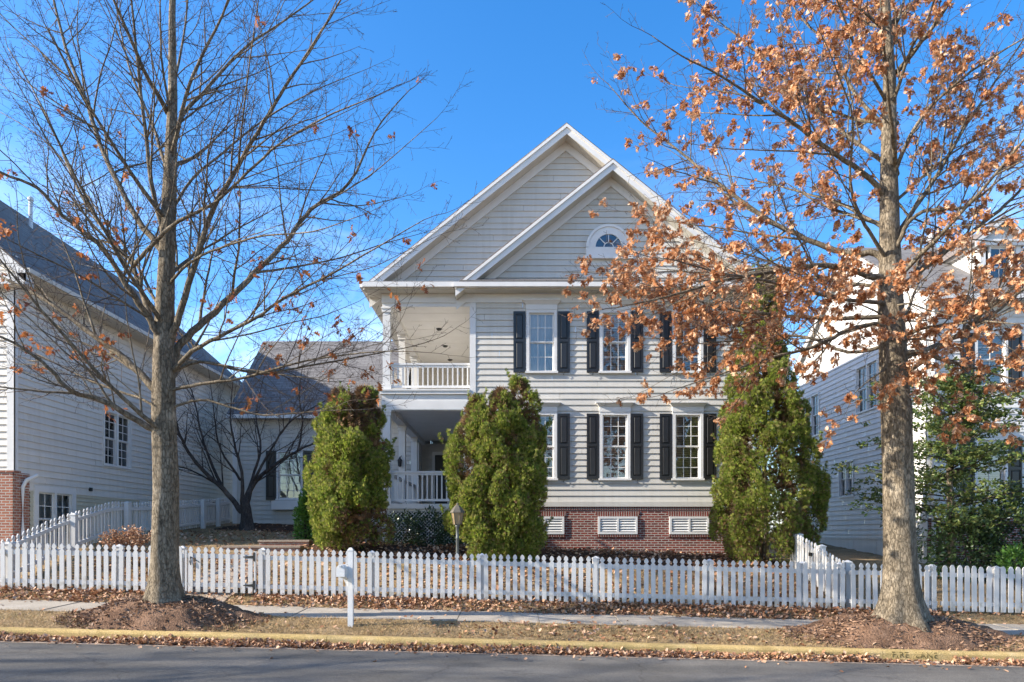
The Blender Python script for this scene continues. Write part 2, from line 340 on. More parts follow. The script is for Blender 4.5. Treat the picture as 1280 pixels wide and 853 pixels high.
# ------------------------------------------------------------------ mesh helpers
class M:
    """collects shapes in world space; build() links them as one mesh object"""
    def __init__(s): s.v = []; s.f = []; s.sm = False
    def quad(s, a, b, c, d):
        k = len(s.v); s.v += [tuple(a), tuple(b), tuple(c), tuple(d)]; s.f.append((k, k + 1, k + 2, k + 3))
    def poly(s, pts):
        k = len(s.v); s.v += [tuple(p) for p in pts]; s.f.append(tuple(range(k, k + len(pts))))
    def hexa(s, p):                     # 8 corners: bottom ring then top ring
        k = len(s.v); s.v += [tuple(q) for q in p]
        for f in ((3, 2, 1, 0), (4, 5, 6, 7), (0, 1, 5, 4), (1, 2, 6, 5), (2, 3, 7, 6), (3, 0, 4, 7)):
            s.f.append(tuple(k + i for i in f))
        return s
    def box(s, x0, x1, y0, y1, z0, z1):
        return s.hexa([(x0, y0, z0), (x1, y0, z0), (x1, y1, z0), (x0, y1, z0), (x0, y0, z1), (x1, y0, z1), (x1, y1, z1), (x0, y1, z1)])
    def fbox(s, fr, u0, u1, d0, d1, z0, z1):
        P = fr.P
        return s.hexa([P(u0, d0, z0), P(u1, d0, z0), P(u1, d1, z0), P(u0, d1, z0), P(u0, d0, z1), P(u1, d0, z1), P(u1, d1, z1), P(u0, d1, z1)])
    def prism(s, pts, off):             # polygon pts (3d) extruded by vector off
        k = len(s.v); n = len(pts); off = Vector(off)
        s.v += [tuple(p) for p in pts] + [tuple(Vector(p) + off) for p in pts]
        s.f.append(tuple(range(k + n - 1, k - 1, -1))); s.f.append(tuple(range(k + n, k + 2 * n)))
        for i in range(n):
            j = (i + 1) % n; s.f.append((k + i, k + j, k + n + j, k + n + i))
        return s
    def tube(s, pts, rad, n=6, cap=True):
        pts = [Vector(p) for p in pts]; k0 = len(s.v); m = len(pts)
        ref = Vector((0, 0, 1))
        for i, p in enumerate(pts):
            t = (pts[min(i + 1, m - 1)] - pts[max(i - 1, 0)])
            if t.length < 1e-9: t = Vector((0, 0, 1))
            t.normalize()
            a = t.cross(ref)
            if a.length < .05: a = t.cross(Vector((1, 0, 0)))
            a.normalize(); b = t.cross(a)
            r = rad[i]
            for j in range(n):
                an = 2 * math.pi * j / n
                q = p + a * (r * math.cos(an)) + b * (r * math.sin(an)); s.v.append((q.x, q.y, q.z))
        for i in range(m - 1):
            for j in range(n):
                a0 = k0 + i * n + j; a1 = k0 + i * n + (j + 1) % n
                s.f.append((a0, a1, a1 + n, a0 + n))
        if cap:
            s.f.append(tuple(k0 + j for j in range(n - 1, -1, -1))); s.f.append(tuple(k0 + (m - 1) * n + j for j in range(n)))
        return s
    def lathe(s, cx, cy, prof, n=16, a0=0):
        k = len(s.v)
        for r, z in prof:
            for j in range(n):
                an = 2 * math.pi * j / n + a0; s.v.append((cx + r * math.cos(an), cy + r * math.sin(an), z))
        for i in range(len(prof) - 1):
            for j in range(n):
                a = k + i * n + j; b = k + i * n + (j + 1) % n; s.f.append((a, b, b + n, a + n))
        s.f.append(tuple(k + j for j in range(n - 1, -1, -1))); s.f.append(tuple(k + (len(prof) - 1) * n + j for j in range(n)))
        return s
    def build(s, name, mat, parent=None, smooth=False, label=None):
        me = bpy.data.meshes.new(name)
        o0 = wpos(parent) if parent else Vector((0, 0, 0))
        me.from_pydata([(x - o0.x, y - o0.y, z - o0.z) for x, y, z in s.v], [], s.f)
        me.materials.append(mat)
        if smooth or s.sm: me.polygons.foreach_set('use_smooth', [True] * len(me.polygons))
        o = bpy.data.objects.new(name, me); C.objects.link(o)
        if parent: o.parent = parent
        if label: o['label'] = label
        return o

def wpos(o):
    p = Vector((0, 0, 0))
    while o: p = p + Vector(o.location); o = o.parent
    return p

def mesh_np(name, V, Fc, mat, parent=None, smooth=False):
    V = np.asarray(V, dtype=np.float32).copy(); Fc = np.asarray(Fc, dtype=np.int32)
    if parent:
        w = wpos(parent); V -= np.array((w.x, w.y, w.z), dtype=np.float32)
    me = bpy.data.meshes.new(name); k = Fc.shape[1]; n = len(Fc)
    me.vertices.add(len(V)); me.vertices.foreach_set('co', V.ravel())
    me.loops.add(n * k); me.loops.foreach_set('vertex_index', Fc.ravel())
    me.polygons.add(n); me.polygons.foreach_set('loop_start', np.arange(0, n * k, k, dtype=np.int32))
    me.polygons.foreach_set('loop_total', np.full(n, k, dtype=np.int32))
    if smooth: me.polygons.foreach_set('use_smooth', np.ones(n, dtype=bool))
    me.update(calc_edges=True); me.validate()
    me.materials.append(mat)
    o = bpy.data.objects.new(name, me); C.objects.link(o)
    if parent: o.parent = parent
    return o

def thing(name, label, cat, loc=(0, 0, 0), group=None):
    o = bpy.data.objects.new(name, None); C.objects.link(o); o.location = loc
    o['label'] = label; o['category'] = cat; o['kind'] = 'thing'
    if group: o['group'] = group
    return o
def struct(o): o['kind'] = 'structure'; return o
def stuff(o): o['kind'] = 'stuff'; return o

class Frame:
    """a wall plane: u along it, d outwards from it, z up"""
    def __init__(s, ox, oy, u, n): s.o = (ox, oy); s.u = u; s.n = n
    def P(s, u, d, z): return (s.o[0] + u * s.u[0] + d * s.n[0], s.o[1] + u * s.u[1] + d * s.n[1], z)

def clap(m, fr, z0, z1, lo, hi, holes=(), e=.172, off=.026, zref=None):
    """lapped boards on a wall; lo / hi are numbers or functions of z; holes = (u0, u1, za, zb)"""
    flo = lo if callable(lo) else (lambda z: lo); fhi = hi if callable(hi) else (lambda z: hi)
    zref = z0 if zref is None else zref
    k = math.floor((z0 - zref) / e + 1e-6)
    z = zref + k * e
    while z < z1 - 1e-6:
        a, b = max(z, z0), min(z + e, z1)
        cuts = sorted({a, b} | {q for h in holes for q in (h[2], h[3]) if a + 1e-4 < q < b - 1e-4})
        for za, zb in zip(cuts[:-1], cuts[1:]):
            da = off * (1 - (za - z) / e) + .001; db = off * (1 - (zb - z) / e) + .001
            segs = [(None, None)]
            hs_ = sorted((h[0], h[1]) for h in holes if h[2] < zb - 1e-4 and h[3] > za + 1e-4)
            edges = [None] + [q for h in hs_ for q in h] + [None]
            for i in range(0, len(edges), 2):
                l0 = flo(za) if edges[i] is None else edges[i]; l1 = flo(zb) if edges[i] is None else edges[i]
                r0 = fhi(za) if edges[i + 1] is None else edges[i + 1]; r1 = fhi(zb) if edges[i + 1] is None else edges[i + 1]
                if edges[i] is None and edges[i + 1] is not None: l0, l1 = min(l0, r0), min(l1, r1)
                if r0 - l0 < 1e-3 and r1 - l1 < 1e-3: continue
                r0 = max(r0, l0); r1 = max(r1, l1)
                ki = int(round(z / e)); js = [q for q in ((ki * 2.37) % 3.66 + 3.66 * jj for jj in range(-2, 6)) if max(l0, l1) + .05 < q < min(r0, r1) - .05]
                ea = [l0] + js + [r0]; eb = [l1] + js + [r1]
                for jj in range(len(ea) - 1):
                    ga = .0025 if jj else 0; gb = .0025 if jj < len(ea) - 2 else 0
                    m.quad(fr.P(ea[jj] + ga, da, za), fr.P(ea[jj + 1] - gb, da, za), fr.P(eb[jj + 1] - gb, db, zb), fr.P(eb[jj] + ga, db, zb))
                if abs(za - z) < 1e-6: m.quad(fr.P(l0, -.002, za), fr.P(r0, -.002, za), fr.P(r0, da, za), fr.P(l0, da, za))
        z += e
    return m

def window(house, fr, uc, zb, w, h, cols, rows, cs=.06, header=.0, sill=True, inner='blind', ca=.10, mull=0, name='window', label=None, depth=.05):
    """double-hung window: glass w x h from zb up; casing round it; sashes, panes, blind and dark reveal as sub-parts"""
    u0, u1, z1 = uc - w / 2, uc + w / 2, zb + h
    c = M()
    c.fbox(fr, u0 - ca, u0, -.04, depth, zb, z1); c.fbox(fr, u1, u1 + ca, -.04, depth, zb, z1)
    c.fbox(fr, u0 - ca, u1 + ca, -.04, depth, z1, z1 + ca)
    if sill: c.fbox(fr, u0 - ca - .03, u1 + ca + .03, -.04, depth + .035, zb - .055, zb)
    else: c.fbox(fr, u0 - ca, u1 + ca, -.04, depth, zb - ca, zb)
    if header:
        zt = z1 + ca
        c.fbox(fr, u0 - ca - .01, u1 + ca + .01, -.01, depth + .012, zt + .001, zt + header * .62)
        # crown flaring outwards
        za, zc = zt + header * .62 + .001, zt + header
        a, b = u0 - ca - .015, u1 + ca + .015; k = .085
        P = fr.P
        c.hexa([P(a, -.01, za), P(b, -.01, za), P(b, depth + .02, za), P(a, depth + .02, za),
                P(a - k, -.01, zc), P(b + k, -.01, zc), P(b + k, depth + .10, zc), P(a - k, depth + .10, zc)])
        c.fbox(fr, a - k - .012, b + k + .012, -.01, depth + .115, zc + .001, zc + .03)
    wo = c.build(name, MAT['trim'], house, label=label)
    zm = zb + h / 2
    s = M()
    t = .04
    halves = [(u0, u1)] if not mull else [(u0, uc - mull / 2), (uc + mull / 2, u1)]
    if mull: s.fbox(fr, uc - mull / 2, uc + mull / 2, -.04, depth - .01, zb, z1)
    for (p, q) in halves:
        for (a, b, d) in ((zm, z1, -.012), (zb, zm + .02, -.045)):
            s.fbox(fr, p, p + t, d - .03, d, a, b); s.fbox(fr, q - t, q, d - .03, d, a, b)
            s.fbox(fr, p + t, q - t, d - .03, d, a, a + t); s.fbox(fr, p + t, q - t, d - .03, d, b - t, b)
    s.build('sash', MAT['trim'], wo)
    g = M(); mu = M()
    for (p, q) in halves:
        for (a, b, d) in ((zm + t, z1 - t, -.027), (zb + t, zm + .02 - t, -.060)):
            g.quad(fr.P(p + t, d, a), fr.P(q - t, d, a), fr.P(q - t, d, b), fr.P(p + t, d, b))
            for i in range(1, cols):
                u = p + t + (q - p - 2 * t) * i / cols; mu.fbox(fr, u - .010, u + .010, d + .002, d + .014, a, b)
            for j in range(1, rows):
                zz = a + (b - a) * j / rows
                for i in range(cols):
                    ua = p + t + (q - p - 2 * t) * i / cols + (.010 if i else 0); ub = p + t + (q - p - 2 * t) * (i + 1) / cols - (.010 if i < cols - 1 else 0)
                    mu.fbox(fr, ua, ub, d + .002, d + .014, zz - .010, zz + .010)
    g.build('pane', MAT['glass'], wo)
    mu.build('muntin', MAT['trim'], wo)
    if inner == 'blind':
        b = M(); zz = zb + .03
        while zz < z1 - .02:
            b.quad(fr.P(u0 + .01, -.105, zz), fr.P(u1 - .01, -.105, zz), fr.P(u1 - .01, -.093, zz + .036), fr.P(u0 + .01, -.093, zz + .036)); zz += .05
        b.build('blind', MAT['blind'], wo)
    elif inner == 'curtain':
        b = M(); n = 40
        for i in range(n):
            ua = u0 + (u1 - u0) * i / n; ub = u0 + (u1 - u0) * (i + 1) / n
            f = lambda u: -.14 + .02 * math.sin(u * 55) + .01 * math.sin(u * 23)
            b.quad(fr.P(ua, f(ua), zb), fr.P(ub, f(ub), zb), fr.P(ub, f(ub), z1), fr.P(ua, f(ua), z1))
        b.build('curtain', MAT['curtain'], wo)
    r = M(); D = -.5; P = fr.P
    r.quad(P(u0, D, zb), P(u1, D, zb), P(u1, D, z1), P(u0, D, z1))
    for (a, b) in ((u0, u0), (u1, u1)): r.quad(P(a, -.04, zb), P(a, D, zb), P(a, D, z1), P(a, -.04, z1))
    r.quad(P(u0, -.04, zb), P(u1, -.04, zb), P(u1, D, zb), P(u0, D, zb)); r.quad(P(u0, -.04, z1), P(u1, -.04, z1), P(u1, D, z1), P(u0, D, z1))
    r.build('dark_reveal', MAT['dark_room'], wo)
    return wo, (u0, u1, zb, z1)

def shutter(house, fr, u0, u1, z0, z1, d=.02):
    m = M(); r = .05; zm = z0 + (z1 - z0) * .52
    m.fbox(fr, u0, u0 + r, d, d + .035, z0, z1); m.fbox(fr, u1 - r, u1, d, d + .035, z0, z1)
    for (a, b) in ((z0, z0 + .09), (zm - .035, zm + .035), (z1 - .07, z1)): m.fbox(fr, u0 + r, u1 - r, d, d + .035, a, b)
    P = fr.P
    for (a, b) in ((z0 + .09, zm - .035), (zm + .035, z1 - .07)):
        m.quad(P(u0 + r, d + .012, a), P(u1 - r, d + .012, a), P(u1 - r, d + .012, b), P(u0 + r, d + .012, b))
        p, q, e = u0 + r + .025, u1 - r - .025, .025        # raised field
        lo = [P(p, d + .013, a + e), P(q, d + .013, a + e), P(q, d + .013, b - e), P(p, d + .013, b - e)]
        hi = [P(p + .022, d + .032, a + e + .022), P(q - .022, d + .032, a + e + .022), P(q - .022, d + .032, b - e - .022), P(p + .022, d + .032, b - e - .022)]
        m.hexa(lo + hi)
    o = m.build('shutter', MAT['shutter'], house)
    h = M()                                                  # S-shaped holdback below
    u = (u0 + u1) / 2
    h.tube([P(u, d + .03, z0 + .03), P(u + .01, d + .05, z0 - .02), P(u - .02, d + .05, z0 - .06), P(u + .01, d + .05, z0 - .085)], [.010, .012, .012, .008], 5)
    h.build('shutter_dog', MAT['iron'], o)
    return o

# pixel (of the 1280 px photograph) at distance y -> point; used to read sizes off the photograph
def px(x, y_px, Y): return Vector(((x - CX) * Y / F, Y, CAM_Z + (HY - y_px) * Y / F))
# ------------------------------------------------------------------ terrain
_by = [(-400, .1), (2.7, .14), (2.95, -.06), (11.05, -.06), (11.2, .13), (12.28, .29), (13.5, .335), (13.8, .44), (14.2, .52), (16, 1.02), (18, 1.40), (19.4, 1.44), (22, 1.62), (26, 1.92), (40, 2.2), (400, 2.6)]
_BY = np.array([p[0] for p in _by]); _BZ = np.array([p[1] for p in _by])
def gz(x, y):
    x = np.asarray(x, float); y = np.asarray(y, float)
    b = np.interp(y, _BY, _BZ)
    s = np.interp(y, [14, 18], [-.025, -.035])
    s = np.where(y < 0, -.025, s)
    return b + s * 40 * np.tanh(x / 40)
def gzf(x, y): return float(gz(x, y))

xs = np.concatenate([np.linspace(-300, -22, 40)[:-1], np.arange(-22, 22, .16), np.linspace(22, 300, 40)])
ys = np.concatenate([np.linspace(-300, 0, 30)[:-1], np.arange(0, 10.6, .5), np.arange(10.6, 14.6, .06), np.arange(14.6, 27, .14), np.linspace(27, 60, 30), np.linspace(63, 400, 30)])
X, Y = np.meshgrid(xs, ys)
Z = gz(X, Y)
nzv = rng.normal(0, 1, Z.shape)
nzv = (nzv + np.roll(nzv, 1, 0) + np.roll(nzv, 1, 1) + np.roll(nzv, -1, 0) + np.roll(nzv, -1, 1)) / 5
mask = (((Y > 11.22) & (Y < 12.25)) | (Y > 13.55)) & (np.abs(X) < 22) & (Y < 27)
Z = Z + nzv * np.where(mask, .022, 0)
nx, ny = len(xs), len(ys)
I = np.arange(nx * ny).reshape(ny, nx)
Fq = np.stack([I[:-1, :-1], I[:-1, 1:], I[1:, 1:], I[1:, :-1]], -1).reshape(-1, 4)
struct(mesh_np('ground', np.stack([X, Y, Z], -1).reshape(-1, 3), Fq, MAT['ground'], smooth=True))

def strip(name, mat, x0, x1, y0, y1, dz, nx_=200, ny_=2, zfun=None, thick=0):
    xs_ = np.linspace(x0, x1, nx_); ys_ = np.linspace(y0, y1, ny_)
    X_, Y_ = np.meshgrid(xs_, ys_); Z_ = (zfun(X_, Y_) if zfun else gz(X_, Y_)) + dz
    I_ = np.arange(nx_ * ny_).reshape(ny_, nx_)
    f = np.stack([I_[:-1, :-1], I_[:-1, 1:], I_[1:, 1:], I_[1:, :-1]], -1).reshape(-1, 4)
    V_ = np.stack([X_, Y_, Z_], -1).reshape(-1, 3)
    if thick:                                   # skirt at the near and far edges
        V2 = np.concatenate([V_[:nx_], V_[:nx_] - (0, 0, thick), V_[-nx_:], V_[-nx_:] - (0, 0, thick)]); b0 = len(V_)
        a = np.arange(nx_ - 1)
        f = np.concatenate([f, np.stack([b0 + a, b0 + a + 1, b0 + nx_ + a + 1, b0 + nx_ + a], -1), np.stack([b0 + 2 * nx_ + a, b0 + 2 * nx_ + a + 1, b0 + 3 * nx_ + a + 1, b0 + 3 * nx_ + a], -1)])
        V_ = np.concatenate([V_, V2])
    return struct(mesh_np(name, V_, f, mat))
road_z = lambda x, y: -.025 * 40 * np.tanh(x / 40) + 0 * y
strip('road', MAT['asphalt'], -140, 140, 2.9, 10.66, 0, 300, 3, road_z)
strip('gutter', MAT['gutter_concrete'], -140, 140, 10.66, 11.02, .004, 300, 2, road_z)
# sidewalk in slabs with joints
def sidewalk():
    m = M(); x = -40.0; k = 0
    while x < 40:
        a, b = x + .006, x + 1.494; dz = .012 + .006 * math.sin(k * 2.3)
        pts = [(a, 12.3), (b, 12.3), (b, 13.5), (a, 13.5)]
        m.hexa([(p, q, gzf(p, q) - .1) for p, q in pts] + [(p, q, gzf(p, q) + dz) for p, q in pts])
        x += 1.5; k += 1
    return struct(m.build('sidewalk', MAT['concrete']))
sidewalk()
def curb(name, y0, y1, sgn):
    prof = [(y0, -.08), (y0 + .015 * sgn, .115), (y0 + .03 * sgn, .142), (y0 + .055 * sgn, .155), (y1, .158), (y1, -.08)]
    m = M(); L = 3.0; x = -60.0
    while x < 60:
        a, b = x + .004, x + L - .004
        for i in range(len(prof) - 1):
            (ya, za), (yb, zb) = prof[i], prof[i + 1]
            m.quad((a, ya, za + float(road_z(a, 0))), (b, ya, za + float(road_z(b, 0))), (b, yb, zb + float(road_z(b, 0))), (a, yb, zb + float(road_z(a, 0))))
        for q in (a, b): m.poly([(q, p[0], p[1] + float(road_z(q, 0))) for p in prof])
        x += L
    return struct(m.build(name, MAT['curb']))
cu = curb('curb', 11.02, 11.21, 1)
curb('curb', 2.9, 2.71, -1)
# worn stencilled words on the face of the curb
fc = bpy.data.curves.new('painted_words', 'FONT'); fc.body = 'FIRE  LANE'; fc.size = .155; fc.extrude = .0; fc.space_character = 1.12
fo = bpy.data.objects.new('painted_words', fc); C.objects.link(fo)
dg = bpy.context.evaluated_depsgraph_get(); dg.update()
me = bpy.data.meshes.new_from_object(fo.evaluated_get(dg)); bpy.data.objects.remove(fo)
me.materials.clear(); me.materials.append(MAT['stencil'])
zw = float(road_z(6.5, 0)); wid = max(v.co.x for v in me.vertices)
for v in me.vertices:
    x, z = 6.14 + v.co.x * .74 / wid, v.co.y
    zz = .050 + z * .85
    v.co = (x, 11.02 + float(np.interp(zz, [-.08, .115, .142, .155], [0, .015, .03, .055])) - .004, zz + float(road_z(x, 0)))
wo_ = bpy.data.objects.new('painted_words', me); C.objects.link(wo_); wo_.parent = cu

# planting beds of dark mulch
def bed(x0, x1, y0, y1, label):
    nx_, ny_ = int((x1 - x0) / .1), int((y1 - y0) / .1)
    xs_ = np.linspace(x0, x1, nx_); ys_ = np.linspace(y0, y1, ny_)
    X_, Y_ = np.meshgrid(xs_, ys_)
    ed = np.minimum.reduce([X_ - x0, x1 - X_, Y_ - y0, y1 - Y_]); up = np.clip(ed / .4, 0, 1) * .10 - .03
    Z_ = gz(X_, Y_) + up + rng.normal(0, .014, X_.shape) * (ed > .15)
    I_ = np.arange(nx_ * ny_).reshape(ny_, nx_)
    f = np.stack([I_[:-1, :-1], I_[:-1, 1:], I_[1:, 1:], I_[1:, :-1]], -1).reshape(-1, 4)
    return struct(mesh_np('mulch_bed', np.stack([X_, Y_, Z_], -1).reshape(-1, 3), f, MAT['mulch'], smooth=True))
bed(-5.4, 7.0, 16.6, 19.35, '')
bed(-10.2, -5.8, 22.6, 25.9, '')
def mound(x, y, rx, ry, h):
    n, k = 72, 30; V_ = []; F_ = []
    for i in range(k):
        t = i / (k - 1)
        for j in range(n):
            a = 2 * math.pi * j / n
            w = 1 + .10 * math.sin(3 * a + x) + .06 * math.sin(5 * a + 1) + .04 * math.sin(11 * a)
            p, q = x + rx * w * t * math.cos(a), y + ry * w * t * math.sin(a)
            tq = max(0, (t - .34) / .66); z = gzf(p, q) + h * (math.cos(math.pi * tq) * .5 + .5) + random.gauss(0, .014) * (t < .97) + .02 * math.sin(a * 4 + t * 9) * t * (1 - t) * 3 - (.05 if i == k - 1 else 0)
            V_.append((p, q, z))
    for i in range(k - 1):
        for j in range(n): F_.append((i * n + j, i * n + (j + 1) % n, (i + 1) * n + (j + 1) % n, (i + 1) * n + j))
    return struct(mesh_np('mulch_mound', V_, F_, MAT['mulch_red'], smooth=True))
TL = (-6.12, 12.02); TR = (6.86, 11.98)
mound(*TL, 1.7, .86, .33); mound(TR[0], TR[1], 2.05, .84, .33)

# brick steps of the path to the door, left
def steps():
    st = thing('garden_steps', 'low weathered brick steps of the path behind the gate, beside the narrow bushy evergreen', 'steps', (-6.4, 18.6, gzf(-6.4, 18.6)))
    for k, (x0, x1, y0, y1, z) in enumerate([(-7.3, -5.35, 17.2, 17.75, 1.54), (-6.6, -5.3, 17.78, 18.6, 1.68)]):
        m = M(); m.box(x0, x1, y0, y1, z - .5, z); m.build('step', MAT['brick_paver'], st)
        m = M(); m.box(x0 - .02, x1 + .02, y0 - .03, y0 + .3, z + .001, z + .05); m.build('tread', MAT['gutter_concrete'], st)
steps()
pw = strip('garden_path', MAT['gutter_concrete'], -6.85, -5.75, 14.15, 17.15, .012, 8, 40)
pw2 = strip('garden_path', MAT['gutter_concrete'], -6.85, -5.75, 13.5, 14.12, .016, 8, 20)

# ------------------------------------------------------------------ the main house
FY = 19.4
H = thing('house', 'cream sided two-storey house with black shutters, double front gable and brick base, centre', 'house', (1.55, FY, 1.4))
XL, XM, XR_ = -3.68, -1.14, 6.82
RX, RZ, SL = 1.55, 13.52, .80            # main ridge and roof slope
SX, SZ = 2.80, 12.31                       # small front gable
EZ = 8.86
fr = Frame(0, FY, (1, 0), (0, -1))         # front wall
m = M()
CXW = [.84, 2.92, 4.99]
WG = .70
H1 = (3.46, 1.80); H2 = (6.50, 1.66)
holes = []
for xc in CXW:
    for (zb, h) in (H1, H2): holes.append((xc - WG / 2, xc + WG / 2, zb, zb + h))
    
for xc in CXW:
    wd, _ = window(H, fr, xc, H1[0], WG, H1[1], 3, 3, header=.24, ca=.085)
    wd, _ = window(H, fr, xc, H2[0], WG, H2[1], 3, 2, header=.24, ca=.085, inner='curtain' if xc < 2 else 'blind')
    for (zb, h) in (H1, H2):
        for s in (-1, 1):
            a = xc + s * (WG / 2 + .11); b = a + s * .34
            shutter(H, fr, min(a, b), max(a, b), zb - .03, zb + h + .04)
clap(m, fr, 2.80, 8.62, XM + .1, XR_ - .02, holes)
# side walls (right side, seen from a step aside) and back
fr_r = Frame(XR_, FY, (0, 1), (1, 0)); clap(m, fr_r, 2.80, EZ, 0, 11.6)
fr_b = Frame(XL, FY + 11.6, (1, 0), (0, 1)); clap(m, fr_b, 2.80, EZ, 0, XR_ - XL)
fr_pl = Frame(XM, FY, (0, 1), (-1, 0)); clap(m, fr_pl, 2.80, 8.45, .12, 7.6)       # wall of the house along the porch
fr_pl2 = Frame(XL, FY + 7.6, (0, 1), (-1, 0)); clap(m, fr_pl2, 2.8, EZ, 0, 4.0)
fr_pb = Frame(XL, FY + 7.6, (1, 0), (0, -1))                                        # back wall of the porch
clap(m, fr_pb, 2.80, 5.45, 0, XM - XL, [(.63, 1.53, 2.8, 5.0)]); clap(m, fr_pb, 5.9, 8.45, 0, XM - XL)
m.build('wall', MAT['siding'], H)
# main gable and small gable
g1 = M(); fg = Frame(0, FY + .36, (1, 0), (0, -1))
clap(g1, fg, 8.9, 13.3, lambda z: RX - (RZ - .12 - z) / SL, lambda z: min(RX + (RZ - .12 - z) / SL, SX + .5), zref=2.8)
g1.build('gable_wall', MAT['siding'], H)
g2 = M(); AW = (2.74, 10.02)               # fan window centre / spring line
def arch_holes(r):
    out = []; n = 14
    for i in range(n):
        a0 = -r + 2 * r * i / n; a1 = a0 + 2 * r / n; mid = max(abs(a0), abs(a1)) if i not in (n // 2 - 1, n // 2) else r / n
        hh = math.sqrt(max(r * r - min(mid, r) ** 2, 0))
        if hh > .02: out.append((AW[0] + a0, AW[0] + a1, AW[1] - .05, AW[1] + hh))
    return out
clap(g2, fr, 9.12, 12.2, lambda z: SX - (SZ - .12 - z) / SL, lambda z: SX + (SZ - .12 - z) / SL, [(AW[0] - .30, AW[0] + .30, AW[1] - .02, AW[1] + .2)], zref=2.8)
g2.build('gable_wall', MAT['siding'], H)
# fan window
def fan_window():
    n = 24; ri, ro = .37, .64; P = fr.P
    def arc(r, d, n=n): return [P(AW[0] + r * math.cos(math.pi * i / n), d, AW[1] + r * math.sin(math.pi * i / n)) for i in range(n + 1)]
    c = M()
    for (a, b, d) in ((ri, ro, .06), (ro - .07, ro, .085)):
        A0, A1, B0, B1 = arc(a, d), arc(b, d), arc(a, -.02), arc(b, -.02)
        for i in range(n):
            c.quad(A0[i], A0[i + 1], A1[i + 1], A1[i]); c.quad(A1[i], A1[i + 1], B1[i + 1], B1[i]); c.quad(A0[i], A0[i + 1], B0[i + 1], B0[i])
    c.fbox(fr, AW[0] - ro, AW[0] + ro, -.02, .061, AW[1] - .26, AW[1] - .001)
    c.fbox(fr, AW[0] - ro - .05, AW[0] + ro + .05, -.02, .10, AW[1] - .33, AW[1] - .261)
    w = c.build('window', MAT['trim'], H, label='half-round fan window in the small gable')
    g = M(); g.poly([P(AW[0] + ri * math.cos(math.pi * i / n), .032, AW[1] + ri * math.sin(math.pi * i / n)) for i in range(n + 1)]); g.build('pane', MAT['glass'], w)
    u = M()
    for a in (36, 72, 108, 144) if False else (45, 90, 135):
        d = (math.cos(R(a)), math.sin(R(a))); q = (-d[1], d[0]); t = .011
        pts = [(d[0] * r_ + s * q[0] * t, d[1] * r_ + s * q[1] * t) for r_, s in ((.14, -1), (ri, -1), (ri, 1), (.14, 1))]
        u.prism([P(AW[0] + x, .036, AW[1] + z) for x, z in pts], (0, -.012, 0))
    A0, A1 = arc(.12, .048, 16), arc(.145, .048, 16)
    for i in range(16): u.quad(A0[i], A0[i + 1], A1[i + 1], A1[i])
    u.build('muntin', MAT['trim'], w)
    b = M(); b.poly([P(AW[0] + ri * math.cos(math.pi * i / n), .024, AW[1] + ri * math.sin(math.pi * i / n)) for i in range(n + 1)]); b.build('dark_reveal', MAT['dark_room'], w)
fan_window()
# roofs: slabs of shingles
def roof_slope(m, xr, zr, xe, y0, y1, sl, t=.05):
    ze = zr - abs(xe - xr) * sl
    m.hexa([(xr, y0, zr - t), (xe, y0, ze - t), (xe, y1, ze - t), (xr, y1, zr - t), (xr, y0, zr), (xe, y0, ze), (xe, y1, ze), (xr, y1, zr)])
YR0, YR1 = FY - .12, FY + 12.0            # main roof front and back edges
YS0 = FY - .47
XE0, XE1 = -4.15, 7.25
rf = M()
roof_slope(rf, RX, RZ, XE0, YR0, YR1, SL)
roof_slope(rf, RX, RZ, XE1, YR0 + .012, YR1, SL)
roof_slope(rf, SX, SZ, SX - (SZ - EZ) / SL - .12, YS0, FY + .355, SL)
roof_slope(rf, SX, SZ, XE1, YS0, YR0 + .01, SL)
rf_o = rf.build('roof', MAT['roof_y'], H)
# rakes: fascia, crown, soffit, frieze
def rake(xa, za, xe, yf, yw, side, fh=.27):
    """from apex (xa, za) down to xe; side -1 left, +1 right"""
    f = lambda x: za - abs(x - xa) * SL
    a, b = xa, xe
    m = M()
    m.prism([(a, yf, f(a) - .055), (b, yf, f(b) - .055), (b, yf, f(b) - .055 - fh), (a, yf, f(a) - .055 - fh)], (0, .03, 0))
    m.prism([(a, yf - .035, f(a) - .052), (b, yf - .035, f(b) - .052), (b, yf - .035, f(b) - .14), (a, yf - .035, f(a) - .14)], (0, .034, 0))
    m.prism([(a, yw - .055, f(a) - .055 - fh + .02), (b, yw - .055, f(b) - .055 - fh + .02), (b, yw - .055, f(b) - .055 - fh - .24), (a, yw - .055, f(a) - .055 - fh - .24)], (0, .03, 0))
    m.build('rake_board', MAT['trim'], H)
    s = M(); n = 14                                       # vented soffit in narrow strips
    for i in range(5):
        y0_ = yf + .03 + (yw - .055 - yf - .03) * i / 5; y1_ = yf + .03 + (yw - .055 - yf - .03) * (i + 1) / 5 - .012
        zz = .055 + fh - .03
        s.prism([(a, y0_, f(a) - zz), (b, y0_, f(b) - zz), (b, y0_, f(b) - zz - .012), (a, y0_, f(a) - zz - .012)], (0, y1_ - y0_, 0))
    s.prism([(a, yf + .03, f(a) - zz + .02), (b, yf + .03, f(b) - zz + .02), (b, yf + .03, f(b) - zz + .005), (a, yf + .03, f(a) - zz + .005)], (0, yw - yf - .06, 0))
    s.build('soffit', MAT['soffit'], H)
rake(RX, RZ, XE0 + .03, YR0, FY + .36, -1); rake(RX, RZ, SX + .3, YR0, FY + .36, 1)
rake(SX, SZ, SX - (SZ - EZ) / SL - .06, YS0, FY, -1); rake(SX, SZ, XE1 - .03, YS0, FY, 1)
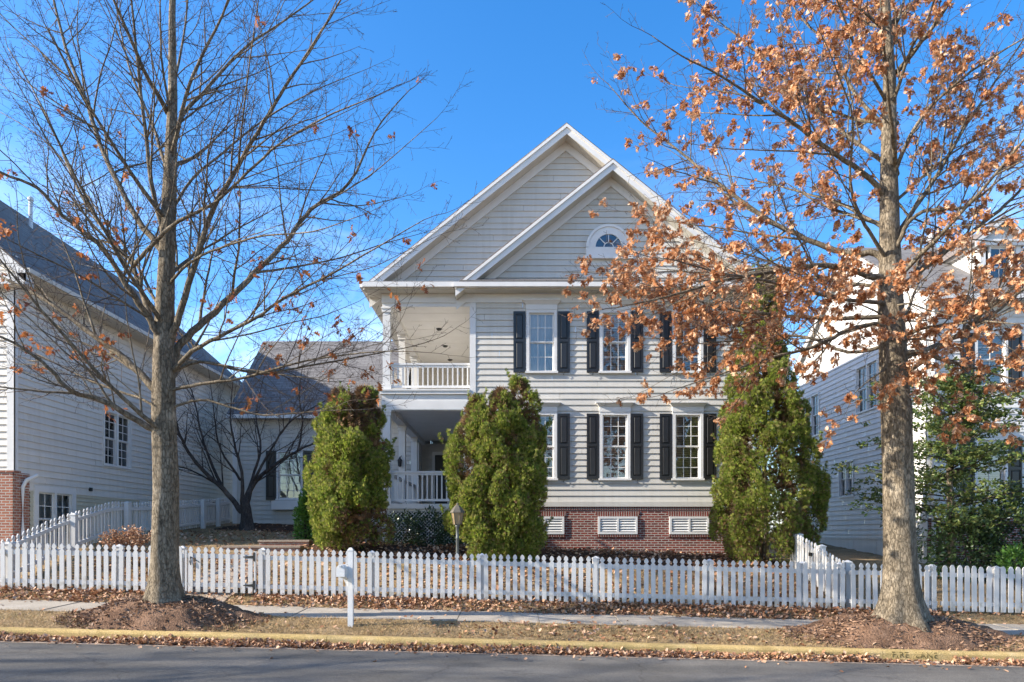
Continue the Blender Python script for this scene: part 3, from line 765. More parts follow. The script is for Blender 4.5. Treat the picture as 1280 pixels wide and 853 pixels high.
# front eave: gutter, soffit, frieze, small pent roof
e = M()
e.box(XE0, -1.62, FY - .50, FY - .36, 8.74, 8.87); e.box(XE0, -1.62, FY - .359, FY - .33, 8.70, 8.94)
e.build('gutter', MAT['trim'], H)
e = M(); e.box(-1.618, 7.2, FY - .55, FY - .40, 8.73, 8.855); e.build('gutter', MAT['trim'], H)
e = M(); e.box(XE0 + .02, 7.2, FY - .40, FY - .045, 8.70, 8.735)
for i in range(70):
    x = XE0 + .1 + i * .16
    if x < 7.1: e.box(x, x + .02, FY - .39, FY - .06, 8.692, 8.6995)
e.build('soffit', MAT['soffit'], H)
e = M(); e.box(XL - .02, XR_ + .02, FY - .045, FY - .004, 8.45, 8.699); e.build('frieze_board', MAT['trim'], H)
e = M(); e.hexa([(-1.45, FY - .55, 8.862), (7.2, FY - .55, 8.862), (7.2, FY - .03, 9.08), (-1.45, FY - .03, 9.08), (-1.45, FY - .55, 8.90), (7.2, FY - .55, 8.90), (7.2, FY - .03, 9.13), (-1.45, FY - .03, 9.13)])
e.build('pent_roof', MAT['roof_x'], H)
e = M(); e.hexa([(XE0, FY - .36, 8.90), (-1.62, FY - .36, 8.90), (-1.62, FY + .33, 8.985), (XE0, FY + .33, 8.985), (XE0, FY - .36, 8.935), (-1.62, FY - .36, 8.935), (-1.62, FY + .33, 9.02), (XE0, FY + .33, 9.02)])
e.build('pent_roof', MAT['roof_x'], H)
e = M(); e.box(XE0 + .03, XL - .03, FY - .325, FY + .34, 8.742, 8.895); e.build('eave_return', MAT['trim'], H)
# eaves along both sides
for s, xe, xw in ((-1, XE0, XL), (1, XE1, XR_)):
    zl = RZ - abs(xe - RX) * SL
    e = M(); e.box(min(xe, xw), max(xe, xw), FY - .044, YR1, 8.70, 8.73); e.build('soffit', MAT['soffit'], H)
    e = M(); e.box(min(xe, xe - s * .02), max(xe, xe - s * .02), FY - .34, YR1, 8.735, 8.85); e.box(min(xe, xe + s * .11), max(xe, xe + s * .11), FY - .34, YR1, 8.78, 8.88); e.build('gutter', MAT['trim'], H)
# corner boards
e = M(); e.box(XM - .06, XM + .11, FY - .035, FY + .10, 2.80, 8.45); e.build('corner_board', MAT['trim'], H)
e = M(); e.box(XR_ - .13, XR_ + .03, FY - .035, FY + .13, 2.80, 8.45); e.build('corner_board', MAT['trim'], H)
# water table and brick base
e = M(); e.box(XM - .05, XR_ + .05, FY - .05, FY - .003, 2.66, 2.80); e.build('water_table', MAT['siding'], H)
bb = M(); bb.box(XM - .03, XR_ + .03, FY - .0025, FY + .3, .6, 2.655); bb.box(XR_ - .3, XR_ + .028, FY + .301, FY + 11.6, .6, 2.655); bb.box(XM - .03, XM + .3, FY + .301, FY + 7.6, .6, 2.655)
bb_o = bb.build('brick_base', MAT['brick'], H)
e = M(); e.box(XM - .04, XR_ + .04, FY - .02, FY - .003, 2.565, 2.655); e.build('soldier_course', MAT['brick_soldier'], bb_o)
for xc in (.92, 3.0, 5.03):
    v = M(); z0, z1, w = 1.88, 2.38, .56
    v.box(xc - w, xc - w + .06, FY - .05, FY - .005, z0, z1); v.box(xc + w - .06, xc + w, FY - .05, FY - .005, z0, z1); v.box(xc - .03, xc + .03, FY - .048, FY - .005, z0 + .06, z1 - .06)
    v.box(xc - w + .06, xc + w - .06, FY - .05, FY - .005, z0, z0 + .06); v.box(xc - w + .06, xc + w - .06, FY - .05, FY - .005, z1 - .06, z1)
    vo = v.build('foundation_vent', MAT['trim'], H)
    b = M()
    for s in (-1, 1):
        a0, a1 = (xc - w + .06, xc - .03) if s < 0 else (xc + .03, xc + w - .06)
        for i in range(5):
            zz = z0 + .075 + i * .075
            b.hexa([(a0, FY - .04, zz), (a1, FY - .04, zz), (a1, FY - .012, zz + .05), (a0, FY - .012, zz + .05), (a0, FY - .04, zz + .012), (a1, FY - .04, zz + .012), (a1, FY - .012, zz + .062), (a0, FY - .012, zz + .062)])
    b.build('louver', MAT['trim'], vo)
    d = M(); d.quad((xc - w, FY - .006, z0), (xc + w, FY - .006, z0), (xc + w, FY - .006, z1), (xc - w, FY - .006, z1)); d.build('dark_reveal', MAT['dark_room'], vo)
    a = M(); a.prism([(xc - w - .02, FY - .016, z1 + .01), (xc + w + .02, FY - .016, z1 + .01), (xc + w + .08, FY - .016, z1 + .25 - .12), (xc - w - .08, FY - .016, z1 + .25 - .12)], (0, .013, 0))
    a.hexa([(xc - w - .02, FY - .02, z1 + .004), (xc + w + .02, FY - .02, z1 + .004), (xc + w + .02, FY - .003, z1 + .004), (xc - w - .02, FY - .003, z1 + .004)] + [(xc - w - .08, FY - .02, z1 + .148), (xc + w + .08, FY - .02, z1 + .148), (xc + w + .08, FY - .003, z1 + .148), (xc - w - .08, FY - .003, z1 + .148)])
    a = M(); a.hexa([(xc - w - .02, FY - .02, z1 + .004), (xc + w + .02, FY - .02, z1 + .004), (xc + w + .02, FY - .003, z1 + .004), (xc - w - .02, FY - .003, z1 + .004)] + [(xc - w - .08, FY - .02, z1 + .145), (xc + w + .08, FY - .02, z1 + .145), (xc + w + .08, FY - .003, z1 + .145), (xc - w - .08, FY - .003, z1 + .145)])
    a.box(xc - w - .03, xc + w + .03, FY - .035, FY - .003, z0 - .075, z0 - .003)
    a.build('brick_lintel', MAT['brick_soldier'], vo)

# ---- two-level side porch
PY = [FY + .02, FY + 2.75, FY + 5.5]
def col(x, y, z0, z1, w=.21):
    c = M(); c.box(x, x + w, y, y + w, z0, z1)
    for (a, b, k) in ((z0, z0 + .16, .03), (z1 - .14, z1 - .05, .025), (z1 - .05, z1, .045)): c.box(x - k, x + w + k, y - k, y + w + k, a, b)
    return c.build('porch_column', MAT['trim'], H)
FL1, CE1, FL2, CE2 = 2.74, 5.40, 5.97, 8.40
for y in PY:
    col(XL, y, FL1, CE1 - .002); col(XL, y, FL2 + .02, CE2 - .06)
col(XM - .24, FY + .02, FL1, CE1 - .002, .17)
# floors, beams, ceilings
d = M(); d.box(XL - .08, XM - .06, FY - .06, FY + 7.6, FL1 - .14, FL1); d.build('porch_floor', MAT['trim'], H)
d = M(); d.box(XL - .02, XM - .061, FY - .02, FY + .24, CE1, FL2 - .12); d.box(XL - .02, XL + .24, FY + .241, FY + 7.6, CE1, FL2 - .12)
d.box(XL - .07, XM - .061, FY - .075, FY + .24, FL2 - .119, FL2 - .03); d.box(XL - .09, XM - .061, FY - .10, FY + .25, FL2 - .029, FL2 + .018)
d.box(XL - .03, XM - .061, FY - .03, FY - .021, CE1 + .02, CE1 + .26)
d.build('porch_beam', MAT['trim'], H)
d = M(); d.box(XL + .241, XM, FY + .241, FY + 7.6, CE1 + .16, CE1 + .19); d.build('porch_ceiling', MAT['trim'], H)
d = M(); d.box(XL + .241, XM, FY + .251, FY + 7.6, FL2 - .06, FL2); d.build('porch_floor', MAT['trim'], H)
d = M(); d.box(XL - .01, XM - .061, FY - .002, FY + .23, CE2 - .055, 8.698); d.box(XL - .01, XL + .23, FY + .231, FY + 7.6, CE2 - .055, 8.698); d.build('porch_beam', MAT['trim'], H)
d = M(); d.box(XL + .231, XM, FY + .231, FY + 7.6, CE2 + .10, CE2 + .13)
for i in range(1, 9):
    y = FY + .23 + i * .82; d.box(XL + .24, XM - .01, y, y + .02, CE2 + .094, CE2 + .0995)
pc = d.build('porch_ceiling', MAT['trim'], H)
for (x, y) in ((-2.35, 22.0), (-2.35, 24.0), (-2.35, 25.9)):
    d = M(); d.lathe(x, y, [(.10, CE2 + .085), (.10, CE2 + .092)], 18); d.lathe(x, y, [(.06, CE2 + .05), (.085, CE2 + .084)], 18); d.build('ceiling_light', MAT['iron'], pc)
# railings
def railing(p0, p1, zb, zt):
    p0, p1 = Vector(p0), Vector(p1); L = (p1 - p0).length; u = (p1 - p0) / L; n = Vector((-u.y, u.x))
    f = Frame(p0.x, p0.y, (u.x, u.y), (n.x, n.y)); m = M()
    m.fbox(f, 0, L, -.045, .045, zt - .05, zt); m.fbox(f, 0, L, -.025, .025, zt - .115, zt - .052); m.fbox(f, 0, L, -.03, .03, zb, zb + .065)
    o = m.build('porch_railing', MAT['trim'], H); k = int(L / .135)
    for i in range(k):
        a = L * (i + .5) / k; b = M(); b.fbox(f, a - .019, a + .019, -.019, .019, zb + .065, zt - .115); b.build('baluster', MAT['trim'], o)
for (zb, zt) in ((FL1 + .08, 3.68), (FL2 + .09, 6.76)):
    railing((XL + .21, FY + .12), (XM - .06 if zb > 4 else XM - .24, FY + .12), zb, zt)
    for y0, y1 in zip(PY[:-1], PY[1:]): railing((XL + .1, y0 + .21), (XL + .1, y1), zb, zt)
# door at the back of the lower porch, and a dark glazed door upstairs
d = M(); d.fbox(fr_pb, .53, .63, -.05, .05, FL1, 5.0); d.fbox(fr_pb, 1.13, 1.23, -.05, .05, FL1, 5.0); d.fbox(fr_pb, 1.53, 1.63, -.05, .05, FL1, 5.0); d.fbox(fr_pb, .53, 1.63, -.05, .05, 5.0, 5.12)
do = d.build('door', MAT['trim'], H, label='dark glazed porch door in a white frame')
d = M(); d.fbox(fr_pb, .63, 1.13, -.04, -.01, FL1, 5.0); d.build('door_leaf', MAT['dark_door'], do)
d = M(); d.fbox(fr_pb, 1.23, 1.53, -.04, -.01, FL1, 5.0); d.build('side_light', MAT['dark_room'], do)
d = M(); d.lathe(XL + 1.05, FY + 7.54, [(.0, 3.72), (.03, 3.74), (.03, 3.78), (0, 3.8)], 8); d.build('door_handle', MAT['iron'], do)
d = M(); d.box(XL - .05, XL + .12, 26.0, 27.0, 1.6, 8.6); d.build('corner_board', MAT['trim'], H)
# wall lanterns on the columns
def wall_lantern(x, y, z, s=1):
    m = M(); m.lathe(x, y, [(.02, z), (.055 * s, z + .03), (.07 * s, z + .2), (.085 * s, z + .21), (.03, z + .28), (.01, z + .33)], 6)
    m.tube([(x + .02, y, z + .3), (x + .05, y + .02, z + .36), (x + .02, y + .07, z + .33)], [.012, .012, .012], 6)
    m.build('wall_lantern', MAT['iron'], H)
wall_lantern(XL + .05, PY[1] - .09, 4.05); wall_lantern(XL + 1.9, FY + 7.48, 4.3, .8); 
# lattice screen under the porch
lt = M(); z0, z1, x0, x1, y = 1.2, 2.58, XL + .02, XM - .05, FY + .03
lt.box(x0 - .02, x1, y - .03, y + .03, z1 - .06, z1 + .02); lt.box(x0 - .02, x0 + .1, y - .03, y + .03, 1.0, z1 - .061)
k = 0; st_ = .105; w = .033
for sgn in (1, -1):
    c = -4.0
    while c < 4.5:
        pts = []
        # strip centre line: z - z0 = sgn * (x - x0 - c)
        xa = x0 + c + (0 if sgn > 0 else 0); 
        p, q = (xa, z0), (xa + sgn * (z1 - .06 - z0), z1 - .06)
        (pa, za), (pb, zb_) = sorted([p, q])
        def cl(xv): return za + (zb_ - za) * (xv - pa) / (pb - pa)
        xa2, xb2 = max(pa, x0 + .1), min(pb, x1)
        if xb2 - xa2 > .03:
            A, B = (xa2, cl(xa2)), (xb2, cl(xb2))
            yy = y - .012 if sgn > 0 else y
            lt.prism([(A[0], yy, A[1] - w / 2), (B[0], yy, B[1] - w / 2), (B[0], yy, B[1] + w / 2), (A[0], yy, A[1] + w / 2)], (0, .010, 0))
        c += st_
lt.build('porch_lattice', MAT['trim'], H)
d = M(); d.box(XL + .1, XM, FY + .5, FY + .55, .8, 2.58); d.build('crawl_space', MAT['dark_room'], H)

# ---- rear wing (garage wing): a thing of its own kind of house part, joined to the house
GX0, GX1, GY = -10.6, XL, 26.0
fw = Frame(GX0, GY, (1, 0), (0, -1))
wm = M()
uc = 2.14; wz, wh = 3.22, 1.78
window(H, fw, uc, wz, .86, wh, 3, 3, ca=.07, label='six-over-six window of the low rear wing above a flower box')
for s in (-1, 1):
    a = uc + s * .52; b = a + s * .38; shutter(H, fw, min(a, b), max(a, b), wz - .05, wz + wh + .05)
clap(wm, fw, 1.6, 6.55, 0, GX1 - GX0, [(uc - .43, uc + .43, wz, wz + wh)], zref=2.8)
fwl = Frame(GX0, GY, (0, 1), (-1, 0)); 
clap(wm, fwl, 1.6, 10.0, lambda z: max(0, (z - 6.55)), lambda z: 7 - max(0, z - 6.55), zref=2.8)
wm.build('wall', MAT['siding'], H)
d = M(); d.fbox(fw, uc - .62, uc + .62, .0, .26, wz - .42, wz - .10); d.fbox(fw, uc - .55, uc + .55, .04, .22, wz - .099, wz - .08); d.build('window_box', MAT['trim'], H)
d = M(); t = .06
d.hexa([(GX0 - .15, GY - .35, 6.30), (GX1 - .48, GY - .35, 6.30), (GX1 - .48, 29.5, 10.15), (GX0 - .15, 29.5, 10.15), (GX0 - .15, GY - .35, 6.36), (GX1 - .48, GY - .35, 6.36), (GX1 - .48, 29.5, 10.21), (GX0 - .15, 29.5, 10.21)])
d.hexa([(GX0 - .15, 29.5, 10.15), (GX1 - .48, 29.5, 10.15), (GX1 - .48, 33.3, 6.0), (GX0 - .15, 33.3, 6.0), (GX0 - .15, 29.5, 10.21), (GX1 - .48, 29.5, 10.21), (GX1 - .48, 33.3, 6.06), (GX0 - .15, 33.3, 6.06)])
d.build('roof', MAT['roof_x'], H, label='grey shingled roof of the low rear wing')
d = M(); d.box(GX0 - .1, GX1 - .5, GY - .47, GY - .352, 6.22, 6.36); d.build('gutter', MAT['trim'], H)
d = M(); d.box(GX0, GX1 - .02, GY - .35, GY - .03, 6.26, 6.29); d.build('soffit', MAT['soffit'], H)
d = M(); d.fbox(fw, -.03, .13, -.02, .04, 1.6, 6.5); d.build('corner_board', MAT['trim'], H)
# ------------------------------------------------------------------ neighbour's house, left
def left_house():
    x, y0, y1, rx, rz, ez = -12.2, 16.7, 30.7, -17.2, 13.1, 8.72
    sl = (rz - ez) / (x - rx)
    h = thing('house', 'beige sided neighbour house with long dark side roof at the left edge', 'house', (x - 4, y0, 1.7))
    fs = Frame(x, y0, (0, 1), (1, 0)); ff = Frame(2 * rx - x, y0, (1, 0), (0, -1)); w = 2 * (x - rx)
    uc, wz = 4.36, 3.98
    window(h, fs, uc, wz, 1.36, 1.58, 2, 3, ca=.05, mull=.08, sill=False, inner=None)
    window(h, fs, 1.50, 1.55, 1.34, 1.42, 2, 2, ca=.16, mull=.08, sill=False, inner='curtain', label='low white framed window beside the brick corner')
    m = M()
    clap(m, fs, 3.02, ez - .06, .10, y1 - y0, [(uc - .68, uc + .68, wz, wz + 1.58)], zref=1.3)
    clap(m, fs, 1.2, 3.02, 5.6, y1 - y0, zref=1.3)
    m.build('wall', MAT['siding_left'], h)
    m = M(); clap(m, fs, 1.2, 2.98, .55, 5.6, [(.83, 2.17, 1.55, 2.97)], e=.115, zref=1.3); m.build('lower_wall', MAT['siding_cream'], h)
    m = M(); m.fbox(fs, .5, 5.62, 0, .03, 2.981, 3.02); m.fbox(fs, 5.6, 5.66, 0, .03, 1.3, 2.98); m.build('trim_board', MAT['siding_left'], h)
    fh = []
    for a in (2.2, 5.0, 7.6):
        for zb in (3.9, 6.7): window(h, ff, a, zb, .8, 1.6, 2, 2, ca=.08, header=.2); fh.append((a - .4, a + .4, zb, zb + 1.6))
    m = M(); clap(m, ff, 3.45, 12.9, lambda z: max(0, (z - ez + .1) / sl), lambda z: w - max(0, (z - ez + .1) / sl), fh, zref=1.3); m.build('wall', MAT['siding_left'], h)
    bk = Frame(x, y1, (-1, 0), (0, 1)); m = M(); clap(m, bk, 1.3, 12.9, lambda z: max(0, (z - ez + .1) / sl), lambda z: w - max(0, (z - ez + .1) / sl)); m.build('wall', MAT['siding_left'], h)
    m = M(); m.fbox(ff, 0, w + .02, -.2, .025, .8, 3.40); m.box(x + .001, x + .025, y0 - .025, y0 + .52, .8, 3.40); b = m.build('brick_base', MAT['brick_orange'], h)
    m = M(); m.fbox(ff, 0, w + .04, -.2, .05, 3.401, 3.45); m.build('brick_cap', MAT['brick_orange'], b)
    m = M(); m.fbox(ff, w - .14, w + .03, -.02, .03, 3.451, ez); m.box(x - .02, x + .03, y0 - .0299, y0 + .12, 3.451, ez); m.build('corner_board', MAT['trim'], h)
    m = M(); m.tube([(x + .30, y0 + .42, 3.36), (x + .14, y0 + .25, 3.22), (x + .07, y0 + .22, 3.05), (x + .07, y0 + .22, 1.86), (x + .2, y0 + .22, 1.72)], [.045] * 5, 8); m.build('downspout', MAT['trim'], h)
    o = .50; r = M(); xe = x + o; ze = rz - (xe - rx) * sl
    r.hexa([(rx, y0 - .3, rz - .05), (xe, y0 - .3, ze - .05), (xe, y1 + .3, ze - .05), (rx, y1 + .3, rz - .05), (rx, y0 - .3, rz), (xe, y0 - .3, ze), (xe, y1 + .3, ze), (rx, y1 + .3, rz)])
    xe2 = 2 * rx - xe
    r.hexa([(rx, y0 - .3, rz - .05), (xe2, y0 - .3, ze - .05), (xe2, y1 + .3, ze - .05), (rx, y1 + .3, rz - .05), (rx, y0 - .3, rz), (xe2, y0 - .3, ze), (xe2, y1 + .3, ze), (rx, y1 + .3, rz)])
    ro = r.build('roof', MAT['roof_y'], h)
    p = M(); p.lathe(-16.15, 22.9, [(.06, 12.0), (.06, 13.05), (.09, 13.06), (.09, 13.16), (.05, 13.2)], 10); p.build('vent_pipe', MAT['pipe'], ro)
    m = M(); m.box(x, xe + .01, y0 - .28, y1 + .28, ze - .12, ze - .07); m.box(x + .001, x + .03, y0, y1, ez - .35, ze - .125); m.build('soffit', MAT['soffit'], h)
    m = M(); m.box(xe - .02, xe + .10, y0 - .28, y1 + .28, ze - .10, ze + .01); m.build('gutter', MAT['soffit'], h)
    m = M()
    for s in (1, -1):
        f = lambda q: rz - abs(q - rx) * sl
        a, b = rx, rx + s * (xe - rx)
        m.prism([(a, y0 - .3, f(a) - .055), (b, y0 - .3, f(b) - .055), (b, y0 - .3, f(b) - .32), (a, y0 - .3, f(a) - .32)], (0, .03, 0))
        m.prism([(a, y0 - .27, f(a) - .29), (b, y0 - .27, f(b) - .29), (b, y0 - .27, f(b) - .31), (a, y0 - .27, f(a) - .31)], (0, .27, 0))
    m.box(x - .7, xe, y0 - .3, y0 - .005, ze - .38, ze - .121)
    m.build('rake_board', MAT['trim'], h)
    m = M(); m.box(x + .001, x + .06, y0 + 2.95, y0 + 3.06, 3.12, 3.22); m.build('wall_light', MAT['iron'], h)
left_house()

# ------------------------------------------------------------------ neighbour's house, right
def right_house():
    x, y0, y1, x1 = 11.8, 19.4, 28.0, 21.0
    ry, rz, ez = 23.7, 11.75, 8.75; sl = (rz - ez) / (ry - y0)
    h = thing('house', 'pale sided neighbour house with a white dormer behind the brown-leaved oak, right', 'house', (x + 4, y0, 1.0))
    fs = Frame(x, y1, (0, -1), (-1, 0)); ff = Frame(x, y0, (1, 0), (0, -1)); L = y1 - y0
    ws = [(1.15, 5.72, 1.30, 1.55), (5.35, 6.0, 1.3, 1.5), (3.95, 3.22, .95, 1.18)]
    holes = []
    for i, (uc, zb, w, hh) in enumerate(ws):
        window(h, fs, uc, zb, w, hh, 2, 2, ca=.05, mull=.07, sill=False, inner='blind'); holes.append((uc - w / 2, uc + w / 2, zb, zb + hh))
    m = M(); clap(m, fs, 1.78, 11.6, lambda z: max(0, (z - ez) / sl), lambda z: L - max(0, (z - ez) / sl), holes, zref=1.0); m.build('wall', MAT['siding_right'], h)
    m = M(); m.fbox(fs, 0, L, -.2, .012, .3, 1.70); m.fbox(fs, 0, L, -.2, .03, 1.701, 1.779)
    for u in (2.2, 4.4, 5.9, 7.6): m.fbox(fs, u, u + .03, .0121, .02, .9, 1.70)
    m.build('skirt_panel', MAT['siding_right'], h)
    holes = []
    for uc in (1.80, 4.3):
        for zb, hh in ((2.85, 1.7), (6.1, 1.45)):
            window(h, ff, uc, zb, .78, hh, 2, 2, ca=.08, header=.2); holes.append((uc - .39, uc + .39, zb, zb + hh))
            for s in (-1, 1):
                a = uc + s * .49; b = a + s * .38; shutter(h, ff, min(a, b), max(a, b), zb - .03, zb + hh + .04)
    m = M(); clap(m, ff, 2.35, ez - .1, .1, x1 - x, holes, zref=1.0); m.build('wall', MAT['siding_right'], h)
    m = M(); m.fbox(ff, 0, x1 - x, -.3, .03, .3, 2.34); m.build('brick_base', MAT['brick'], h)
    m = M(); m.fbox(ff, -.03, .17, -.02, .03, 2.345, ez - .1); m.fbox(fs, L - .12, L + .0299, -.02, .03, 1.78, ez - .1); m.build('corner_board', MAT['trim'], h)
    m = M(); m.tube([(x + .12, y0 - .10, ez - .2), (x + .12, y0 - .10, 1.1)], [.05, .05], 8); m.build('downspout', MAT['trim'], h)
    o = .35; r = M(); xa = x - .2
    for s in (1, -1):
        ye = ry - s * (ry - y0 + o); ze = rz - (ry - y0 + o) * sl
        r.hexa([(xa, ye, ze + .02), (x1, ye, ze + .02), (x1, ry, rz + .02), (xa, ry, rz + .02), (xa, ye, ze + .08), (x1, ye, ze + .08), (x1, ry, rz + .08), (xa, ry, rz + .08)])
    ro = r.build('roof', MAT['roof_x'], h)
    p = M(); p.lathe(14.9, 24.2, [(.13, 11.2), (.13, 12.25), (.19, 12.26), (.19, 12.45), (.08, 12.55)], 12); p.build('vent_pipe', MAT['pipe'], ro)
    m = M(); f = lambda q: rz - abs(q - ry) * sl
    for s in (1, -1):
        b = ry - s * (ry - y0 + o)
        m.prism([(xa, ry, f(ry) + .015), (xa, b, f(b) + .015), (xa, b, f(b) - .22), (xa, ry, f(ry) - .22)], (.03, 0, 0))
        m.prism([(xa + .031, ry, f(ry) - .0), (xa + .031, b, f(b) - .0), (xa + .031, b, f(b) - .02), (xa + .031, ry, f(ry) - .02)], (.17, 0, 0))
    m.build('rake_board', MAT['trim'], h)
    ze = rz - (ry - y0 + o) * sl
    m = M(); m.box(xa, x1, y0 - o - .10, y0 - o + .01, ze - .08, ze + .05); m.build('gutter', MAT['trim'], h)
    m = M(); m.box(xa, x1, y0 - o + .011, y0 - .03, ze - .06, ze - .03); m.build('soffit', MAT['trim'], h)
    # dormer
    dx0, dx1, dy = 14.0, 15.25, 20.45; dz0, dz1, dr = 9.15, 10.62, 11.35; dm = (dx0 + dx1) / 2; ds = (dr - dz1) / (dm - dx0 + .22)
    fd = Frame(dx0, dy, (1, 0), (0, -1)); m = M(); w = dx1 - dx0
    m.fbox(fd, 0, .2, -.03, .0, dz0, dz1); m.fbox(fd, w - .2, w, -.03, .0, dz0, dz1)
    m.fbox(fd, .2, w - .2, -.03, 0, dz1 - .12, dz1)
    m.prism([fd.P(0, -.03, dz1), fd.P(w, -.03, dz1), fd.P(w / 2, -.03, dr - .08)], (0, -.03, 0))
    m.hexa([(dx0, dy + .031, dz0 - .3), (dx0 + .03, dy + .031, dz0 - .3), (dx0 + .03, 23.6, 11.2), (dx0, 23.6, 11.2), (dx0, dy + .031, dz1), (dx0 + .03, dy + .031, dz1), (dx0 + .03, 23.6, dz1 + .7), (dx0, 23.6, dz1 + .7)])
    m = M()
    m.fbox(fd, 0, .2, -.03, .0, dz0, dz1); m.fbox(fd, w - .2, w, -.03, .0, dz0, dz1); m.fbox(fd, .2, w - .2, -.03, 0, dz1 - .12, dz1)
    m.prism([fd.P(-.2, -.03, dz1 + .021), fd.P(w + .2, -.03, dz1 + .021), fd.P(w / 2, -.03, dr - .035)], (0, -.03, 0))
    for s in (0, w - .03):
        m.prism([fd.P(s, -.031, dz0 - .15), fd.P(s, -2.6, dz1 - .05), fd.P(s, -2.6, dz1), fd.P(s, -.031, dz1)], (.03, 0, 0))
    d = m.build('dormer', MAT['trim'], h, label='white dormer with a small gable and one window')
    m = M()
    for (a, b) in ((.02, .17), (w - .17, w - .02)): m.fbox(fd, a, b, .0005, .03, dz0 + .1, dz1 - .13)
    m.fbox(fd, -.12, w + .12, .0006, .12, dz1 - .12, dz1 + .02); m.fbox(fd, -.12, -.002, -2.3, .0, dz1 - .10, dz1 + .02); m.fbox(fd, -.16, w + .16, .121, .16, dz1 - .02, dz1 + .04)
    m.build('cornice', MAT['trim'], d)
    m = M()
    for s in (-1, 1):
        xe = dm + s * (dm - dx0 + .24); zf = dr - (dm - dx0 + .24) * ds
        m.hexa([(dm, dy - .2, dr - .03), (xe, dy - .2, zf - .03), (xe, 23.4, zf - .03), (dm, 23.4, dr - .03), (dm, dy - .2, dr + .02), (xe, dy - .2, zf + .02), (xe, 23.4, zf + .02), (dm, 23.4, dr + .02)])
    m.build('dormer_roof', MAT['roof_y'], d)
    m = M()
    for s in (-1, 1):
        xe = dm + s * (dm - dx0 + .24); zf = dr - (dm - dx0 + .24) * ds
        m.prism([(dm, dy - .2, dr - .032), (xe, dy - .2, zf - .032), (xe, dy - .2, zf - .17), (dm, dy - .2, dr - .17)], (0, .03, 0))
    m.build('rake_board', MAT['trim'], d)
    wo, _ = window(h, fd, w / 2, dz0 + .12, .62, 1.2, 2, 2, ca=.04, inner=None)
    m = M(); m.fbox(fd, -.01, w + .01, -.02, .06, dz0 - .12, dz0 + .04); m.build('sill_board', MAT['trim'], d)
right_house()

# ------------------------------------------------------------------ picket fences
def picket_mesh(name, kind):
    hh = .045
    if kind == 'gothic': half = [(hh, 0), (hh, .845), (.024, .868), (.024, .880), (.043, .906), (.044, .925), (.032, .962), (.006, .992)]
    else: half = [(.050, 0), (.050, .925), (.030, .972), (.010, .99)]
    pts = half + [(-a, b) for a, b in reversed(half)]
    m = M(); m.prism([(a, -.011, b) for a, b in pts], (0, .022, 0))
    me = bpy.data.meshes.new(name); me.from_pydata(m.v, [], m.f); me.materials.append(MAT['picket']); return me
PK = {k: picket_mesh('picket', k) for k in ('gothic', 'pointed')}
def fence(label, p0, p1, kind, side, n, posts, lat='fence', y_lift=.05, hscale=.945, name='picket_fence', group='white picket fences'):
    p0, p1 = Vector(p0), Vector(p1); L = (p1 - p0).length; u = (p1 - p0) / L; nn = Vector((u.y, -u.x)) * side
    mid = (p0 + p1) / 2; root = thing(name, label, lat, (p0.x, p0.y, gzf(p0.x, p0.y)), group)
    f = Frame(p0.x, p0.y, (u.x, u.y), (nn.x, nn.y)); w0 = wpos(root)
    ang = math.atan2(u.y, u.x)
    g = lambda s: gzf(*(p0 + u * s)) + y_lift
    for za in (.11, .70):
        m = M(); k = max(2, int(L / .6))
        for i in range(k):
            a, b = L * i / k, L * (i + 1) / k; P = f.P; ga, gb = g(a) + za, g(b) + za
            m.hexa([P(a, -.03, ga), P(b, -.03, gb), P(b, .012, gb), P(a, .012, ga), P(a, -.03, ga + .085), P(b, -.03, gb + .085), P(b, .012, gb + .085), P(a, .012, ga + .085)])
        m.build('rail', MAT['fence'], root)
    for i in range(n):
        s = L * (i + .5) / n
        o = bpy.data.objects.new('picket', PK[kind]); C.objects.link(o); o.parent = root
        q = Vector(f.P(s, .026, g(s))) - w0
        o.location = q; o.rotation_euler = (random.gauss(0, .006), random.gauss(0, .007), ang); o.scale = (1, 1, hscale * (1 + random.gauss(0, .006)))
    for s in posts:
        m = M(); a = .062; gg = g(s) - .25
        m.fbox(f, s - a, s + a, -.155, -.032, gg, gg + 1.14)
        m.fbox(f, s - a - .012, s + a + .012, -.167, -.02, gg + 1.1401, gg + 1.16)
        P = f.P; z = gg + 1.1601; t = a + .004
        m.hexa([P(s - t, -.159, z), P(s + t, -.159, z), P(s + t, -.028, z), P(s - t, -.028, z), P(s - .01, -.10, z + .035), P(s + .01, -.10, z + .035), P(s + .01, -.087, z + .035), P(s - .01, -.087, z + .035)])
        m.build('post', MAT['fence'], root)
    return root, f, g
FYY = 14.0
fence('white picket fence run left of the gate, passing behind the bare tree trunk', (-10.5, FYY), (-6.72, FYY), 'gothic', 1, 25, [.1, 2.4, 3.70])
fence('long white picket fence run behind the mailbox, between the gate and the leafy oak', (-5.22, FYY), (6.84, FYY), 'gothic', 1, 81, [.08, 2.33, 4.6, 6.95, 9.3, 11.2, 11.98])
fence('short white picket fence run behind the leafy oak trunk', (6.92, FYY), (8.72, FYY), 'gothic', 1, 12, [1.74])
fence('white fence run of plain pointed pickets at the right edge', (8.80, FYY), (13.4, FYY), 'pointed', 1, 31, [1.2, 3.6])
rt, f_, g_ = fence('white picket fence climbing the left side of the yard towards the low rear wing', (-10.55, FYY + .1), (-10.55, 25.6), 'gothic', -1, 77, [2.2, 4.45, 6.8, 9.0, 10.2])
m = M(); m.fbox(f_, 9.08, 9.2, -.02, .06, g_(9.1) + .74, g_(9.1) + .8); m.fbox(f_, 10.0, 10.12, -.02, .06, g_(10.1) + .74, g_(10.1) + .8); m.fbox(f_, 9.08, 9.2, -.02, .06, g_(9.1) + .14, g_(9.1) + .19); m.build('hinge', MAT['iron'], rt)
